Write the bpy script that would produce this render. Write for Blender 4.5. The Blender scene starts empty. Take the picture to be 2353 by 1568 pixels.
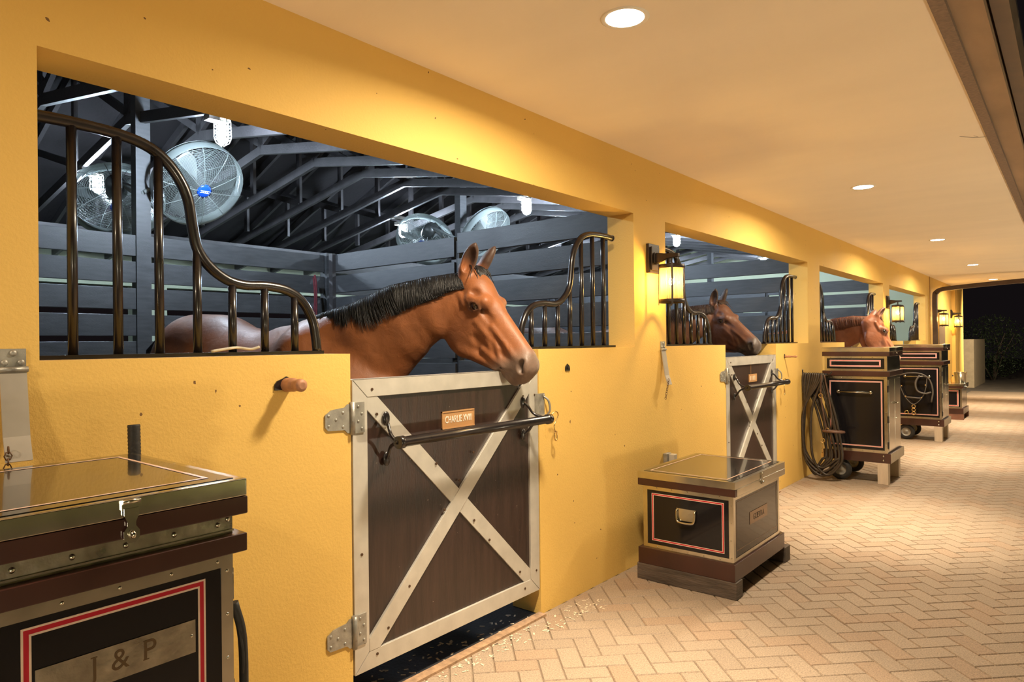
import bpy, bmesh, math, random
import numpy as np
from math import pi, sin, cos, radians, sqrt
from mathutils import Vector, Matrix, Euler, Quaternion
random.seed(7); RNG = np.random.default_rng(5)
SC = bpy.context.scene
COL = SC.collection

# ------------------------------------------------------------------ materials
MATS = {}
def new_mat(name):
    m = bpy.data.materials.new(name); m.use_nodes = True
    nt = m.node_tree
    return m, nt, nt.nodes['Principled BSDF']
def mat(name, col, rough=.6, metal=0., coat=0., noise=0., nscale=8., bump=0., bscale=60., spec=None, stretch=(1,1,1), dark=None, coatr=.05, detail=5.):
    """procedural material: base colour broken up by noise, optional bump"""
    if name in MATS: return MATS[name]
    m, nt, b = new_mat(name)
    b.inputs['Base Color'].default_value = (*col, 1)
    b.inputs['Roughness'].default_value = rough
    b.inputs['Metallic'].default_value = metal
    b.inputs['Coat Weight'].default_value = coat
    b.inputs['Coat Roughness'].default_value = coatr
    if spec is not None: b.inputs['Specular IOR Level'].default_value = spec
    tc = nt.nodes.new('ShaderNodeTexCoord'); mp = nt.nodes.new('ShaderNodeMapping')
    mp.inputs['Scale'].default_value = stretch
    nt.links.new(tc.outputs['Object'], mp.inputs['Vector'])
    if noise > 0:
        n = nt.nodes.new('ShaderNodeTexNoise'); n.inputs['Scale'].default_value = nscale; n.inputs['Detail'].default_value = detail
        nt.links.new(mp.outputs['Vector'], n.inputs['Vector'])
        r = nt.nodes.new('ShaderNodeValToRGB')
        r.color_ramp.elements[0].position = .3; r.color_ramp.elements[1].position = .7
        d = dark or tuple(c*(1-noise) for c in col)
        r.color_ramp.elements[0].color = (*d, 1)
        r.color_ramp.elements[1].color = (*[min(1, c*(1+noise*.35)) for c in col], 1)
        nt.links.new(n.outputs['Fac'], r.inputs['Fac']); nt.links.new(r.outputs['Color'], b.inputs['Base Color'])
        rr = nt.nodes.new('ShaderNodeMapRange'); rr.inputs['To Min'].default_value = max(0, rough*(1-.25)); rr.inputs['To Max'].default_value = min(1, rough*1.25)
        nt.links.new(n.outputs['Fac'], rr.inputs['Value']); nt.links.new(rr.outputs['Result'], b.inputs['Roughness'])
    if bump > 0:
        n2 = nt.nodes.new('ShaderNodeTexNoise'); n2.inputs['Scale'].default_value = bscale; n2.inputs['Detail'].default_value = 3
        nt.links.new(mp.outputs['Vector'], n2.inputs['Vector'])
        bp = nt.nodes.new('ShaderNodeBump'); bp.inputs['Strength'].default_value = bump; bp.inputs['Distance'].default_value = .01
        nt.links.new(n2.outputs['Fac'], bp.inputs['Height']); nt.links.new(bp.outputs['Normal'], b.inputs['Normal'])
    MATS[name] = m; return m
def attr_mat(name, attr, rough=.5, coat=0., noise=.15, nscale=30., bump=.15, bscale=200., stretch=(1,1,1), sheen=0.):
    """colour from a mesh colour attribute (coat pattern, paver tint) times fine noise"""
    m, nt, b = new_mat(name)
    a = nt.nodes.new('ShaderNodeAttribute'); a.attribute_name = attr
    tc = nt.nodes.new('ShaderNodeTexCoord'); mp = nt.nodes.new('ShaderNodeMapping'); mp.inputs['Scale'].default_value = stretch
    nt.links.new(tc.outputs['Object'], mp.inputs['Vector'])
    n = nt.nodes.new('ShaderNodeTexNoise'); n.inputs['Scale'].default_value = nscale; n.inputs['Detail'].default_value = 6
    nt.links.new(mp.outputs['Vector'], n.inputs['Vector'])
    mr = nt.nodes.new('ShaderNodeMapRange'); mr.inputs['From Min'].default_value = .3; mr.inputs['From Max'].default_value = .7
    mr.inputs['To Min'].default_value = 1-noise; mr.inputs['To Max'].default_value = 1+noise
    nt.links.new(n.outputs['Fac'], mr.inputs['Value'])
    mx = nt.nodes.new('ShaderNodeVectorMath'); mx.operation = 'SCALE'
    nt.links.new(a.outputs['Color'], mx.inputs[0]); nt.links.new(mr.outputs['Result'], mx.inputs['Scale'])
    nt.links.new(mx.outputs['Vector'], b.inputs['Base Color'])
    b.inputs['Roughness'].default_value = rough; b.inputs['Coat Weight'].default_value = coat; b.inputs['Coat Roughness'].default_value = .35
    b.inputs['Sheen Weight'].default_value = sheen
    if bump > 0:
        n2 = nt.nodes.new('ShaderNodeTexNoise'); n2.inputs['Scale'].default_value = bscale; n2.inputs['Detail'].default_value = 4
        bp0 = None
        if name == 'horse_coat':                    # veins and muscle under the skin
            n3 = nt.nodes.new('ShaderNodeTexNoise'); n3.inputs['Scale'].default_value = 13; n3.inputs['Detail'].default_value = 3; n3.inputs['Distortion'].default_value = .6
            nt.links.new(mp.outputs['Vector'], n3.inputs['Vector'])
            bp0 = nt.nodes.new('ShaderNodeBump'); bp0.inputs['Strength'].default_value = .26; bp0.inputs['Distance'].default_value = .018
            nt.links.new(n3.outputs['Fac'], bp0.inputs['Height'])
        nt.links.new(mp.outputs['Vector'], n2.inputs['Vector'])
        bp = nt.nodes.new('ShaderNodeBump'); bp.inputs['Strength'].default_value = bump; bp.inputs['Distance'].default_value = .004
        if bp0 is not None: nt.links.new(bp0.outputs['Normal'], bp.inputs['Normal'])
        nt.links.new(n2.outputs['Fac'], bp.inputs['Height']); nt.links.new(bp.outputs['Normal'], b.inputs['Normal'])
    return m
def emit_mat(name, col, strength):
    m, nt, b = new_mat(name)
    b.inputs['Base Color'].default_value = (*col, 1)
    b.inputs['Emission Color'].default_value = (*col, 1); b.inputs['Emission Strength'].default_value = strength
    return m

# ------------------------------------------------------------------ objects
def tag(o, label=None, cat=None, group=None, kind=None):
    if label: o['label'] = label
    if cat: o['category'] = cat
    if group: o['group'] = group
    if kind: o['kind'] = kind
    return o
def thing(name, label, cat, loc=(0,0,0), rz=0., group=None):
    o = bpy.data.objects.new(name, None); COL.objects.link(o); o.empty_display_size = .05
    o.location = loc; o.rotation_euler = (0, 0, rz)
    return tag(o, label, cat, group)
def dup(root, loc=None, rz=None, label=None, group=None):
    c = root.copy(); COL.objects.link(c)
    if loc is not None: c.location = loc
    if rz is not None: c.rotation_euler = (0, 0, rz)
    if label: c['label'] = label
    if group: c['group'] = group
    def rec(src, dst):
        for ch in [x for x in src.children]:
            d = ch.copy(); COL.objects.link(d); d.parent = dst
            rec(ch, d)
    rec(root, c); return c

class MB:
    """collects geometry for ONE mesh object"""
    def __init__(s): s.v = []; s.f = []; s.m = []; s.sm = []
    def add(s, vs, fs, mi=0, smooth=False):
        o = len(s.v); s.v += [tuple(v) for v in vs]
        s.f += [tuple(i+o for i in f) for f in fs]; s.m += [mi]*len(fs); s.sm += [smooth]*len(fs); return s
    def box(s, a, b, mi=0, rot=None, piv=None):
        x0,y0,z0 = a; x1,y1,z1 = b
        vs = [(x0,y0,z0),(x1,y0,z0),(x1,y1,z0),(x0,y1,z0),(x0,y0,z1),(x1,y0,z1),(x1,y1,z1),(x0,y1,z1)]
        if rot is not None:
            p = Vector(piv) if piv is not None else (Vector(a)+Vector(b))/2
            vs = [tuple(p + rot @ (Vector(v)-p)) for v in vs]
        return s.add(vs, [(0,3,2,1),(4,5,6,7),(0,1,5,4),(1,2,6,5),(2,3,7,6),(3,0,4,7)], mi)
    def bar(s, p, q, w, h, up=(0,0,1), mi=0):
        """rectangular bar p->q, width w (sideways) height h (along up)"""
        p = Vector(p); q = Vector(q); d = (q-p).normalized(); u = Vector(up)
        r = d.cross(u).normalized(); u = r.cross(d).normalized()
        vs = [p+r*a*w/2+u*b*h/2 for a,b in ((-1,-1),(1,-1),(1,1),(-1,1))]+[q+r*a*w/2+u*b*h/2 for a,b in ((-1,-1),(1,-1),(1,1),(-1,1))]
        return s.add(vs, [(0,3,2,1),(4,5,6,7),(0,1,5,4),(1,2,6,5),(2,3,7,6),(3,0,4,7)], mi)
    def tube(s, pts, r, n=10, mi=0, cap=True, closed=False, flat=None):
        pts = [Vector(p) for p in pts]; k = len(pts)
        if not isinstance(r, (list, tuple)): r = [r]*k
        vs = []; prev = None
        for i, p in enumerate(pts):
            if closed: t = pts[(i+1)%k]-pts[i-1]
            else: t = pts[min(i+1,k-1)]-pts[max(i-1,0)]
            if t.length < 1e-9: t = Vector((0,0,1))
            t.normalize()
            if prev is None:
                a = Vector((0,0,1)) if abs(t.z) < .9 else Vector((1,0,0))
                u = t.cross(a).normalized()
            else:
                u = (prev - t*prev.dot(t))
                u = u.normalized() if u.length > 1e-6 else t.orthogonal().normalized()
            prev = u; w = t.cross(u)
            for j in range(n):
                an = 2*pi*j/n
                fy = 1. if flat is None else flat
                vs.append(p + u*cos(an)*r[i] + w*sin(an)*r[i]*fy)
        fs = []
        for i in range(k if closed else k-1):
            a = i*n; b = ((i+1)%k)*n
            for j in range(n): fs.append((a+j, a+(j+1)%n, b+(j+1)%n, b+j))
        s.add(vs, fs, mi, True)
        if cap and not closed:
            o = len(s.v)-k*n
            s.f.append(tuple(o+j for j in range(n))[::-1]); s.m.append(mi); s.sm.append(False)
            s.f.append(tuple(o+(k-1)*n+j for j in range(n))); s.m.append(mi); s.sm.append(False)
        return s
    def cyl(s, p, q, r, n=20, mi=0, r2=None): return s.tube([p, q], [r, r if r2 is None else r2], n, mi)
    def lathe(s, prof, n=28, mi=0, mtx=None, smooth=True):
        """prof: list of (r,z) around z axis"""
        vs = []; fs = []
        for r, z in prof:
            for j in range(n):
                v = Vector((r*cos(2*pi*j/n), r*sin(2*pi*j/n), z)); vs.append(mtx @ v if mtx is not None else v)
        for i in range(len(prof)-1):
            for j in range(n): fs.append((i*n+j, i*n+(j+1)%n, (i+1)*n+(j+1)%n, (i+1)*n+j))
        return s.add(vs, fs, mi, smooth)
    def sphere(s, c, r, n=12, mi=0, sc=(1,1,1)):
        c = Vector(c); prof = []
        vs = []; fs = []; m = n//2+1
        for i in range(m+1):
            th = pi*i/m
            for j in range(n): vs.append(c+Vector((r*sin(th)*cos(2*pi*j/n)*sc[0], r*sin(th)*sin(2*pi*j/n)*sc[1], r*cos(th)*sc[2])))
        for i in range(m):
            for j in range(n): fs.append((i*n+j, (i+1)*n+j, (i+1)*n+(j+1)%n, i*n+(j+1)%n))
        return s.add(vs, fs, mi, True)
    def prism(s, poly, d0, d1, axis='X', mi=0):
        """polygon (2D) extruded along axis from d0 to d1"""
        def P(a, b, d): return {'X': (d,a,b), 'Y': (a,d,b), 'Z': (a,b,d)}[axis]
        n = len(poly); vs = [P(a,b,d0) for a,b in poly]+[P(a,b,d1) for a,b in poly]
        fs = [tuple(range(n))[::-1], tuple(range(n,2*n))]+[(i,(i+1)%n,n+(i+1)%n,n+i) for i in range(n)]
        return s.add(vs, fs, mi)
    def build(s, name, mats, parent=None, bevel=0., origin=None, bseg=2):
        me = bpy.data.meshes.new(name)
        vs = s.v
        o = bpy.data.objects.new(name, me)
        if origin is not None:
            O = Vector(origin); vs = [tuple(Vector(v)-O) for v in vs]; o.location = O
        me.from_pydata(vs, [], s.f)
        if not isinstance(mats, (list, tuple)): mats = [mats]
        for m in mats: me.materials.append(m)
        me.polygons.foreach_set('material_index', s.m); me.polygons.foreach_set('use_smooth', s.sm)
        bm = bmesh.new(); bm.from_mesh(me)
        bmesh.ops.recalc_face_normals(bm, faces=bm.faces)
        bm.to_mesh(me); bm.free()
        COL.objects.link(o)
        if parent is not None: o.parent = parent
        if bevel > 0:
            b = o.modifiers.new('bevel', 'BEVEL'); b.width = bevel; b.segments = bseg; b.limit_method = 'ANGLE'; b.angle_limit = radians(35)
            for p in me.polygons: p.use_smooth = True
            w = o.modifiers.new('wn', 'WEIGHTED_NORMAL'); w.keep_sharp = False
        return o
def catmull(pts, n=6, closed=False):
    P = [Vector(p) for p in pts]; out = []; k = len(P)
    for i in range(k if closed else k-1):
        p0 = P[i-1] if (i > 0 or closed) else P[0]*2-P[1]
        p1 = P[i]; p2 = P[(i+1)%k]; p3 = P[(i+2)%k] if (closed or i+2 < k) else P[-1]*2-P[-2]
        for j in range(n):
            t = j/n
            out.append(.5*((2*p1)+(p2-p0)*t+(2*p0-5*p1+4*p2-p3)*t*t+(3*p1-p0-3*p2+p3)*t**3))
    if not closed: out.append(P[-1])
    return out
def text_mesh(txt, size, depth, mat_, name, mtx, parent, spacing=1.0, xs=1.0):
    cu = bpy.data.curves.new(name, 'FONT'); cu.body = txt; cu.size = size; cu.extrude = depth
    cu.align_x = 'CENTER'; cu.align_y = 'CENTER'; cu.space_character = spacing
    tmp = bpy.data.objects.new('tmp', cu); COL.objects.link(tmp)
    bpy.context.view_layer.update()
    me = bpy.data.meshes.new_from_object(tmp)
    bpy.data.objects.remove(tmp)
    me.transform(Matrix.Diagonal((xs,1,1,1))); me.transform(mtx)
    me.materials.clear(); me.materials.append(mat_)
    o = bpy.data.objects.new(name, me); COL.objects.link(o); o.parent = parent
    return o

def serif_text(txt, size, depth, mat_, mtx, parent, xs=1., gap=.16, name='letter'):
    """capital letters with slab serifs, each its own object"""
    feet = {'J': [('t',.72)], 'P': [('t',.16),('b',.16)], 'U': [('t',.12),('t',.88)], 'E': [('t',.14),('b',.14)], 'R': [('t',.15),('b',.15),('b',.93)], 'A': [('b',.06),('b',.94)], 'G': [('m',.80)]}
    items = []; x = 0.
    for ch in txt:
        if ch == ' ': x += size*.30; continue
        cu = bpy.data.curves.new(name, 'FONT'); cu.body = ch; cu.size = size; cu.extrude = depth
        tmp = bpy.data.objects.new('tmp', cu); COL.objects.link(tmp); bpy.context.view_layer.update()
        me = bpy.data.meshes.new_from_object(tmp); bpy.data.objects.remove(tmp)
        xs_ = [v.co.x for v in me.vertices]; ys_ = [v.co.y for v in me.vertices]; x0, x1, y0, y1 = min(xs_), max(xs_), min(ys_), max(ys_); w_ = x1-x0
        bm = bmesh.new(); bm.from_mesh(me)
        for kind, fx in feet.get(ch, []):
            cx = x0+w_*fx; cy = {'t': y1, 'b': y0, 'm': (y0+y1)/2}[kind]; hw = size*.105; hh = size*.018
            vs = [bm.verts.new((cx+sx*hw, cy+sy*hh+(-hh if kind == 't' else hh if kind == 'b' else 0), sz*depth*1.05)) for sx, sy, sz in ((-1,-1,-1),(1,-1,-1),(1,1,-1),(-1,1,-1),(-1,-1,1),(1,-1,1),(1,1,1),(-1,1,1))]
            for f in ((0,3,2,1),(4,5,6,7),(0,1,5,4),(1,2,6,5),(2,3,7,6),(3,0,4,7)): bm.faces.new([vs[i] for i in f])
        bm.to_mesh(me); bm.free(); me.transform(Matrix.Translation((x-x0,0,0))); items.append((me, y0, y1)); x += w_+size*gap
    tot = x-size*gap; ym = (min(i[1] for i in items)+max(i[2] for i in items))/2
    for me, _, _ in items:
        me.transform(Matrix.Translation((-tot/2,-ym,0))); me.transform(Matrix.Diagonal((xs,1,1,1))); me.transform(mtx)
        me.materials.clear(); me.materials.append(mat_); o = bpy.data.objects.new(name, me); COL.objects.link(o); o.parent = parent
EXPOSURE = 2.02; E_SPOT = 18; E_CORE = 130; E_LAN = 230; E_COOL = 350; E_FILL = 36
# ------------------------------------------------------------------ signed distance sculpting
class SDF:
    def __init__(s, xs, ys, zs):
        s.ax = [np.asarray(a, np.float32) for a in (xs, ys, zs)]
        s.F = np.full([len(a) for a in s.ax], 1.0, np.float32)
    def block(s, lo, hi):
        sl = []
        for i in range(3):
            a = s.ax[i]; i0 = max(0, int(np.searchsorted(a, lo[i]))-1); i1 = min(len(a), int(np.searchsorted(a, hi[i]))+1)
            if i1 <= i0: return None
            sl.append(slice(i0, i1))
        sl = tuple(sl)
        X = s.ax[0][sl[0]][:,None,None]; Y = s.ax[1][sl[1]][None,:,None]; Z = s.ax[2][sl[2]][None,None,:]
        return sl, X, Y, Z
    def _mix(s, sl, d, k, op):
        A = s.F[sl]
        if op == 'add':
            if k > 0:
                h = np.maximum(k-np.abs(A-d), 0)/k; s.F[sl] = np.minimum(A, d)-h*h*k*.25
            else: s.F[sl] = np.minimum(A, d)
        else:
            d = -d
            h = np.maximum(k-np.abs(A-d), 0)/k if k > 0 else 0
            s.F[sl] = np.maximum(A, d)+h*h*k*.25
    def ell(s, c, r, M=None, k=.03, op='add'):
        """ellipsoid centre c radii r, M rows = local axes"""
        R = max(r)+k+.02; B = s.block([c[i]-R for i in range(3)], [c[i]+R for i in range(3)])
        if B is None: return
        sl, X, Y, Z = B; x = X-c[0]; y = Y-c[1]; z = Z-c[2]
        if M is not None:
            M = np.asarray(M, np.float32)
            a = M[0,0]*x+M[0,1]*y+M[0,2]*z; b = M[1,0]*x+M[1,1]*y+M[1,2]*z; e = M[2,0]*x+M[2,1]*y+M[2,2]*z
        else: a, b, e = x, y, z
        k0 = np.sqrt((a/r[0])**2+(b/r[1])**2+(e/r[2])**2); k1 = np.sqrt((a/r[0]**2)**2+(b/r[1]**2)**2+(e/r[2]**2)**2)+1e-6
        d = k0*(k0-1)/k1
        s._mix(sl, d.astype(np.float32), k, op)
    def cone(s, p, q, r1, r2, k=.02, up=None, f1=1., f2=1., op='add'):
        """tapered capsule p->q; cross-section radius r in 'up' direction and r*f sideways"""
        p = np.asarray(p, float); q = np.asarray(q, float); ax = q-p; L = np.linalg.norm(ax); t_ = ax/max(L,1e-9)
        if up is None:
            up = np.array([0,0,1.]) if abs(t_[2]) < .9 else np.array([1.,0,0])
        up = np.asarray(up, float); up = up-t_*np.dot(up, t_); up /= np.linalg.norm(up); sd = np.cross(t_, up)
        R = max(r1*max(1,f1), r2*max(1,f2))+k+.02
        B = s.block(np.minimum(p,q)-R, np.maximum(p,q)+R)
        if B is None: return
        sl, X, Y, Z = B; x = X-p[0]; y = Y-p[1]; z = Z-p[2]
        l = t_[0]*x+t_[1]*y+t_[2]*z; a = up[0]*x+up[1]*y+up[2]*z; b = sd[0]*x+sd[1]*y+sd[2]*z
        t = np.clip(l/L, 0, 1); rr = r1+(r2-r1)*t; ff = f1+(f2-f1)*t; l2 = l-t*L
        ra = rr; rb = rr*ff; re = np.minimum(ra, rb)
        k0 = np.sqrt((a/ra)**2+(b/rb)**2+(l2/re)**2); k1 = np.sqrt((a/ra**2)**2+(b/rb**2)**2+(l2/re**2)**2)+1e-6
        s._mix(sl, (k0*(k0-1)/k1).astype(np.float32), k, op)
    def mesh(s):
        F = s.F; S = F < 0; nx, ny, nz = F.shape
        c = [S[i:nx-1+i, j:ny-1+j, k:nz-1+k] for i in (0,1) for j in (0,1) for k in (0,1)]
        cnt = sum(a.astype(np.int8) for a in c); act = (cnt > 0) & (cnt < 8)
        idx = np.argwhere(act); vid = -np.ones(act.shape, np.int64); vid[act] = np.arange(len(idx))
        acc = np.zeros((len(idx), 3)); n = np.zeros(len(idx))
        corners = [(i,j,k) for i in (0,1) for j in (0,1) for k in (0,1)]
        A = s.ax
        for a in corners:
            for ax in range(3):
                if a[ax] == 1: continue
                b = list(a); b[ax] = 1
                ia = idx+np.array(a); ib = idx+np.array(b)
                fa = F[ia[:,0],ia[:,1],ia[:,2]]; fb = F[ib[:,0],ib[:,1],ib[:,2]]
                m = (fa < 0) != (fb < 0); t = np.where(m, fa/(fa-fb+1e-12*(fa==fb)), 0)
                for d in range(3):
                    va = A[d][ia[:,d]]; vb = A[d][ib[:,d]]
                    acc[:,d] += np.where(m, va+(vb-va)*t, 0)
                n += m
        V = acc/np.maximum(n, 1)[:,None]
        faces = []
        for ax in range(3):
            o1, o2 = [(1,2),(2,0),(0,1)][ax]
            sl0 = [slice(None)]*3; sl1 = [slice(None)]*3; sl0[ax] = slice(0,-1); sl1[ax] = slice(1,None)
            e = S[tuple(sl0)] != S[tuple(sl1)]
            E = np.argwhere(e); E = E[(E[:,o1]>0)&(E[:,o2]>0)]
            lim = [nx-1, ny-1, nz-1]
            E = E[(E[:,o1]<lim[o1])&(E[:,o2]<lim[o2])]
            inside = S[E[:,0],E[:,1],E[:,2]]
            def g(d1, d2):
                q = E.copy(); q[:,o1] -= d1; q[:,o2] -= d2; return vid[q[:,0],q[:,1],q[:,2]]
            q = np.stack([g(1,1), g(0,1), g(0,0), g(1,0)], 1)
            q[~inside] = q[~inside][:,::-1]
            faces.append(q)
        Fq = np.concatenate(faces); Fq = Fq[(Fq>=0).all(1)]
        return V, Fq
def grid_axis(lo, hi, flo, fhi, coarse, fine):
    a = list(np.arange(lo, flo, coarse)); b = list(np.arange(flo, fhi, fine)); c = list(np.arange(fhi, hi+coarse, coarse))
    return np.array(sorted(set(np.round(a+b+c, 5))))
def np_mesh(name, V, F, mat_, smooth=True, parent=None):
    me = bpy.data.meshes.new(name)
    me.vertices.add(len(V)); me.vertices.foreach_set('co', np.asarray(V, np.float32).ravel())
    k = F.shape[1]; me.loops.add(len(F)*k); me.loops.foreach_set('vertex_index', F.astype(np.int32).ravel())
    me.polygons.add(len(F)); me.polygons.foreach_set('loop_start', np.arange(0, len(F)*k, k, dtype=np.int32))
    me.polygons.foreach_set('use_smooth', np.full(len(F), smooth))
    me.update(calc_edges=True); me.materials.append(mat_)
    o = bpy.data.objects.new(name, me); COL.objects.link(o)
    if parent is not None: o.parent = parent
    return o
def sstep(a, b, x): t = np.clip((x-a)/(b-a), 0, 1); return t*t*(3-2*t)

# ------------------------------------------------------------------ horse
def make_horse(label, base, P, a_dir, roll, neck, withers, croup, coat, points, mane_c, hz, fine=.006, coarse=.022, group=None, mane_len=.14, mane_side=1, seed=1, ear_pose=0.):
    """P poll (world), a_dir nose direction, neck: list of (centre, half depth, half width) from poll side to the shoulder"""
    root = thing('horse', label, 'horse', base, 0, group)
    Bv = np.array(base, float)
    P = np.array(P, float)-Bv; a = np.array(a_dir, float); a /= np.linalg.norm(a)
    hd = np.array([a[0], a[1], 0]); hd /= np.linalg.norm(hd)
    c = np.array([hd[1], -hd[0], 0])                     # horse's right side
    nrm = np.cross(c, a); nrm = nrm/np.linalg.norm(nrm)
    if nrm[2] < 0: nrm = -nrm
    cr, sr = cos(roll), sin(roll); c, nrm = c*cr+nrm*sr, nrm*cr-c*sr
    H = np.array([a, nrm, c])
    def h(u, v, w=0.): return P+a*u+nrm*v+c*w
    W = np.array(withers, float)-Bv; Cp = np.array(croup, float)-Bv
    fwd = W-Cp; fwd[2] = 0; fwd /= np.linalg.norm(fwd); side = np.array([fwd[1], -fwd[0], 0])
    pts = np.array([h(-.05,.05), h(-.05,-.35), h(.72,.06), h(.72,-.3), h(0,0,.16), h(0,0,-.16), h(-.1,.22,.1), h(-.1,.22,-.1), h(-.2,.18,.1), h(-.2,.18,-.1)])
    lo, hi = pts.min(0), pts.max(0)
    ax = grid_axis(Cp[0]-.75, max(hi[0], W[0]+.6)+.03, lo[0], hi[0], coarse, fine)
    ay = grid_axis(min(lo[1], W[1]-.45, Cp[1]-.5), max(hi[1], W[1]+.45)+.03, lo[1], hi[1], coarse, fine)
    az = grid_axis(-.02, hi[2]+.03, lo[2], hi[2], coarse, fine)
    S = SDF(ax, ay, az)
    E = lambda u,v,w,r,k=.03,op='add',M=None: S.ell(h(u,v,w), r, H if M is None else M, k, op)
    C = lambda p,q,r1,r2,k=.02,up=None,f1=1.,f2=1.,op='add': S.cone(h(*p), h(*q), r1, r2, k, nrm if up is None else up, f1, f2, op)
    # neck
    N = [(np.array(x[0], float)-Bv, x[1], x[2], (np.array(x[3], float) if len(x) > 3 else None)) for x in neck]
    for i in range(len(N)-1):
        p, d1, w1, up1 = N[i]; q, d2, w2, up2 = N[i+1]
        up = up1 if up1 is not None else None
        S.cone(p, q, d1, d2, .03, up, w1/d1, w2/d2)
    # trunk
    zc = lambda z: z
    mid = (W+Cp)/2
    def T(f, zz, rz, ry, q0=0.): return Cp+fwd*f+side*q0+np.array([0,0,zz-Cp[2]]), rz, ry
    L = np.linalg.norm((W-Cp)[:2]); wz, cz = W[2], Cp[2]
    secs = [T(-.30, cz-.30, .24, .17), T(-.12, cz-.275, .27, .26), T(.12, cz-.31, .31, .285), T(.4, cz-.42, .33, .30), T(L*.7, wz-.44, .355, .30), T(L*.95, wz-.42, .38, .26), T(L+.2, wz-.48, .33, .235), T(L+.40, wz-.54, .23, .19)]
    for i in range(len(secs)-1):
        p, z1, y1 = secs[i]; q, z2, y2 = secs[i+1]
        S.cone(p, q, z1, z2, .05, np.array([0,0,1.]), y1/z1, y2/z2)
    S.cone(W+fwd*(-.28)+np.array([0,0,-.15]), W+fwd*.12+np.array([0,0,-.10]), .10, .09, .12, np.array([0,0,1.]), .6, .6)   # withers
    S.ell(Cp+np.array([0,0,-.16])+fwd*-.05, (.26,.22,.16), np.array([fwd, side, [0,0,1]]), .1)
    # shoulder and haunch muscles
    for s_ in (1,-1):
        S.cone(W+fwd*.0+side*s_*.15+np.array([0,0,-.18]), W+fwd*.33+side*s_*.16+np.array([0,0,-.62]), .10, .11, .14)
        S.ell(Cp+fwd*-.12+side*s_*.14+np.array([0,0,-.42]), (.25,.15,.30), np.array([fwd, side, [0,0,1]]), .08)
        # fore leg
        sh = W+fwd*.28+side*s_*.16; g = lambda f, q, z: W*np.array([1,1,0])+fwd*f+side*s_*q+np.array([0,0,z])
        chain = [(g(.28,.15,.92),.115),(g(.22,.15,.72),.075),(g(.20,.145,.50),.05),(g(.20,.145,.45),.048),(g(.19,.145,.40),.036),(g(.19,.145,.20),.030),(g(.20,.145,.15),.040),(g(.25,.145,.08),.036),(g(.27,.145,.045),.052),(g(.28,.145,.02),.06)]
        for (p, r1), (q, r2) in zip(chain, chain[1:]): S.cone(p, q, r1, r2, .03)
        g2 = lambda f, q, z: Cp*np.array([1,1,0])+fwd*f+side*s_*q+np.array([0,0,z])
        chain = [(g2(-.05,.15,1.0),.17),(g2(.08,.17,.80),.12),(g2(-.10,.15,.66),.08),(g2(-.24,.145,.54),.058),(g2(-.24,.145,.48),.05),(g2(-.22,.145,.40),.036),(g2(-.20,.145,.20),.032),(g2(-.19,.145,.15),.041),(g2(-.14,.145,.08),.036),(g2(-.12,.145,.045),.052),(g2(-.11,.145,.02),.06)]
        for (p, r1), (q, r2) in zip(chain, chain[1:]): S.cone(p, q, r1, r2, .03)
    # ---- head
    e1 = a*.84+nrm*.54; e2 = nrm*.84-a*.54; EM = np.array([e1, e2, c])
    def ee(x, y, w): return h(.203, -.074)+e1*x+e2*y+c*w     # frame of the eye
    CE = lambda p,q,r1,r2,k=.006,op='add': S.cone(ee(*p), ee(*q), r1, r2, k, nrm, 1., 1., op)
    E(.05,-.055,0,(.10,.080,.076),.04)                       # cranium
    C((.03,-.12,0),(.19,-.165,0),.115,.155,.04,None,.66,.56) # back of skull to throat
    C((.115,-.052,0),(.235,-.075,0),.086,.086,.03,None,1.04,.94) # forehead
    C((.25,-.076,0),(.56,-.068,0),.084,.060,.03,None,.70,.76)  # nasal bridge
    C((.26,-.170,0),(.53,-.130,0),.120,.075,.04,None,.63,.72)
    for s_ in (1,-1):
        E(.215,-.205,s_*.050,(.135,.135,.036),.03)           # cheek plate
        E(.235,-.270,s_*.050,(.110,.092,.030),.03)
        C((.300,-.305,s_*.042),(.51,-.200,s_*.028),.036,.027,.03)   # jaw bone
        C((.262,-.128,s_*.074),(.370,-.132,s_*.058),.012,.008,.022)  # facial crest
        C((.375,-.150,s_*.058),(.45,-.185,s_*.048),.010,.012,.014)
        CE((-.045,.022,s_*.080),(.040,.034,s_*.074),.030,.030,.03)   # brow ridge
        S.ell(ee(0,0,s_*.086), (.044,.034,.028), EM, .015)   # orbit
        S.ell(ee(-.020,.066,s_*.086), (.026,.018,.014), EM, .02, 'sub')   # hollow above the eye
        E(.285,-.062,s_*.074,(.055,.013,.012),.025,'sub')    # groove along the bridge
        E(.370,-.190,s_*.086,(.060,.016,.014),.03,'sub')
        C((.05,-.10,s_*.082),(.15,-.12,s_*.088),.014,.016,.02)
        C((.34,-.082,s_*.056),(.53,-.085,s_*.050),.008,.012,.02)     # muscle to the nostril
        C((.40,-.105,s_*.054),(.50,-.160,s_*.052),.009,.014,.016)
        E(.44,-.105,s_*.070,(.05,.010,.012),.02,'sub')
        E(.50,-.125,s_*.066,(.034,.010,.010),.02,'sub')
        E(.535,-.150,s_*.045,(.035,.030,.016),.02); C((.39,-.200,s_*.052),(.53,-.170,s_*.050),.018,.014,.018)
    # muzzle
    E(.585,-.085,0,(.075,.066,.060),.03)
    E(.605,-.125,0,(.060,.068,.054),.02)
    E(.580,-.192,0,(.058,.026,.038),.010)                    # lower lip
    E(.540,-.202,0,(.034,.022,.030),.015)                    # chin
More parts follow.
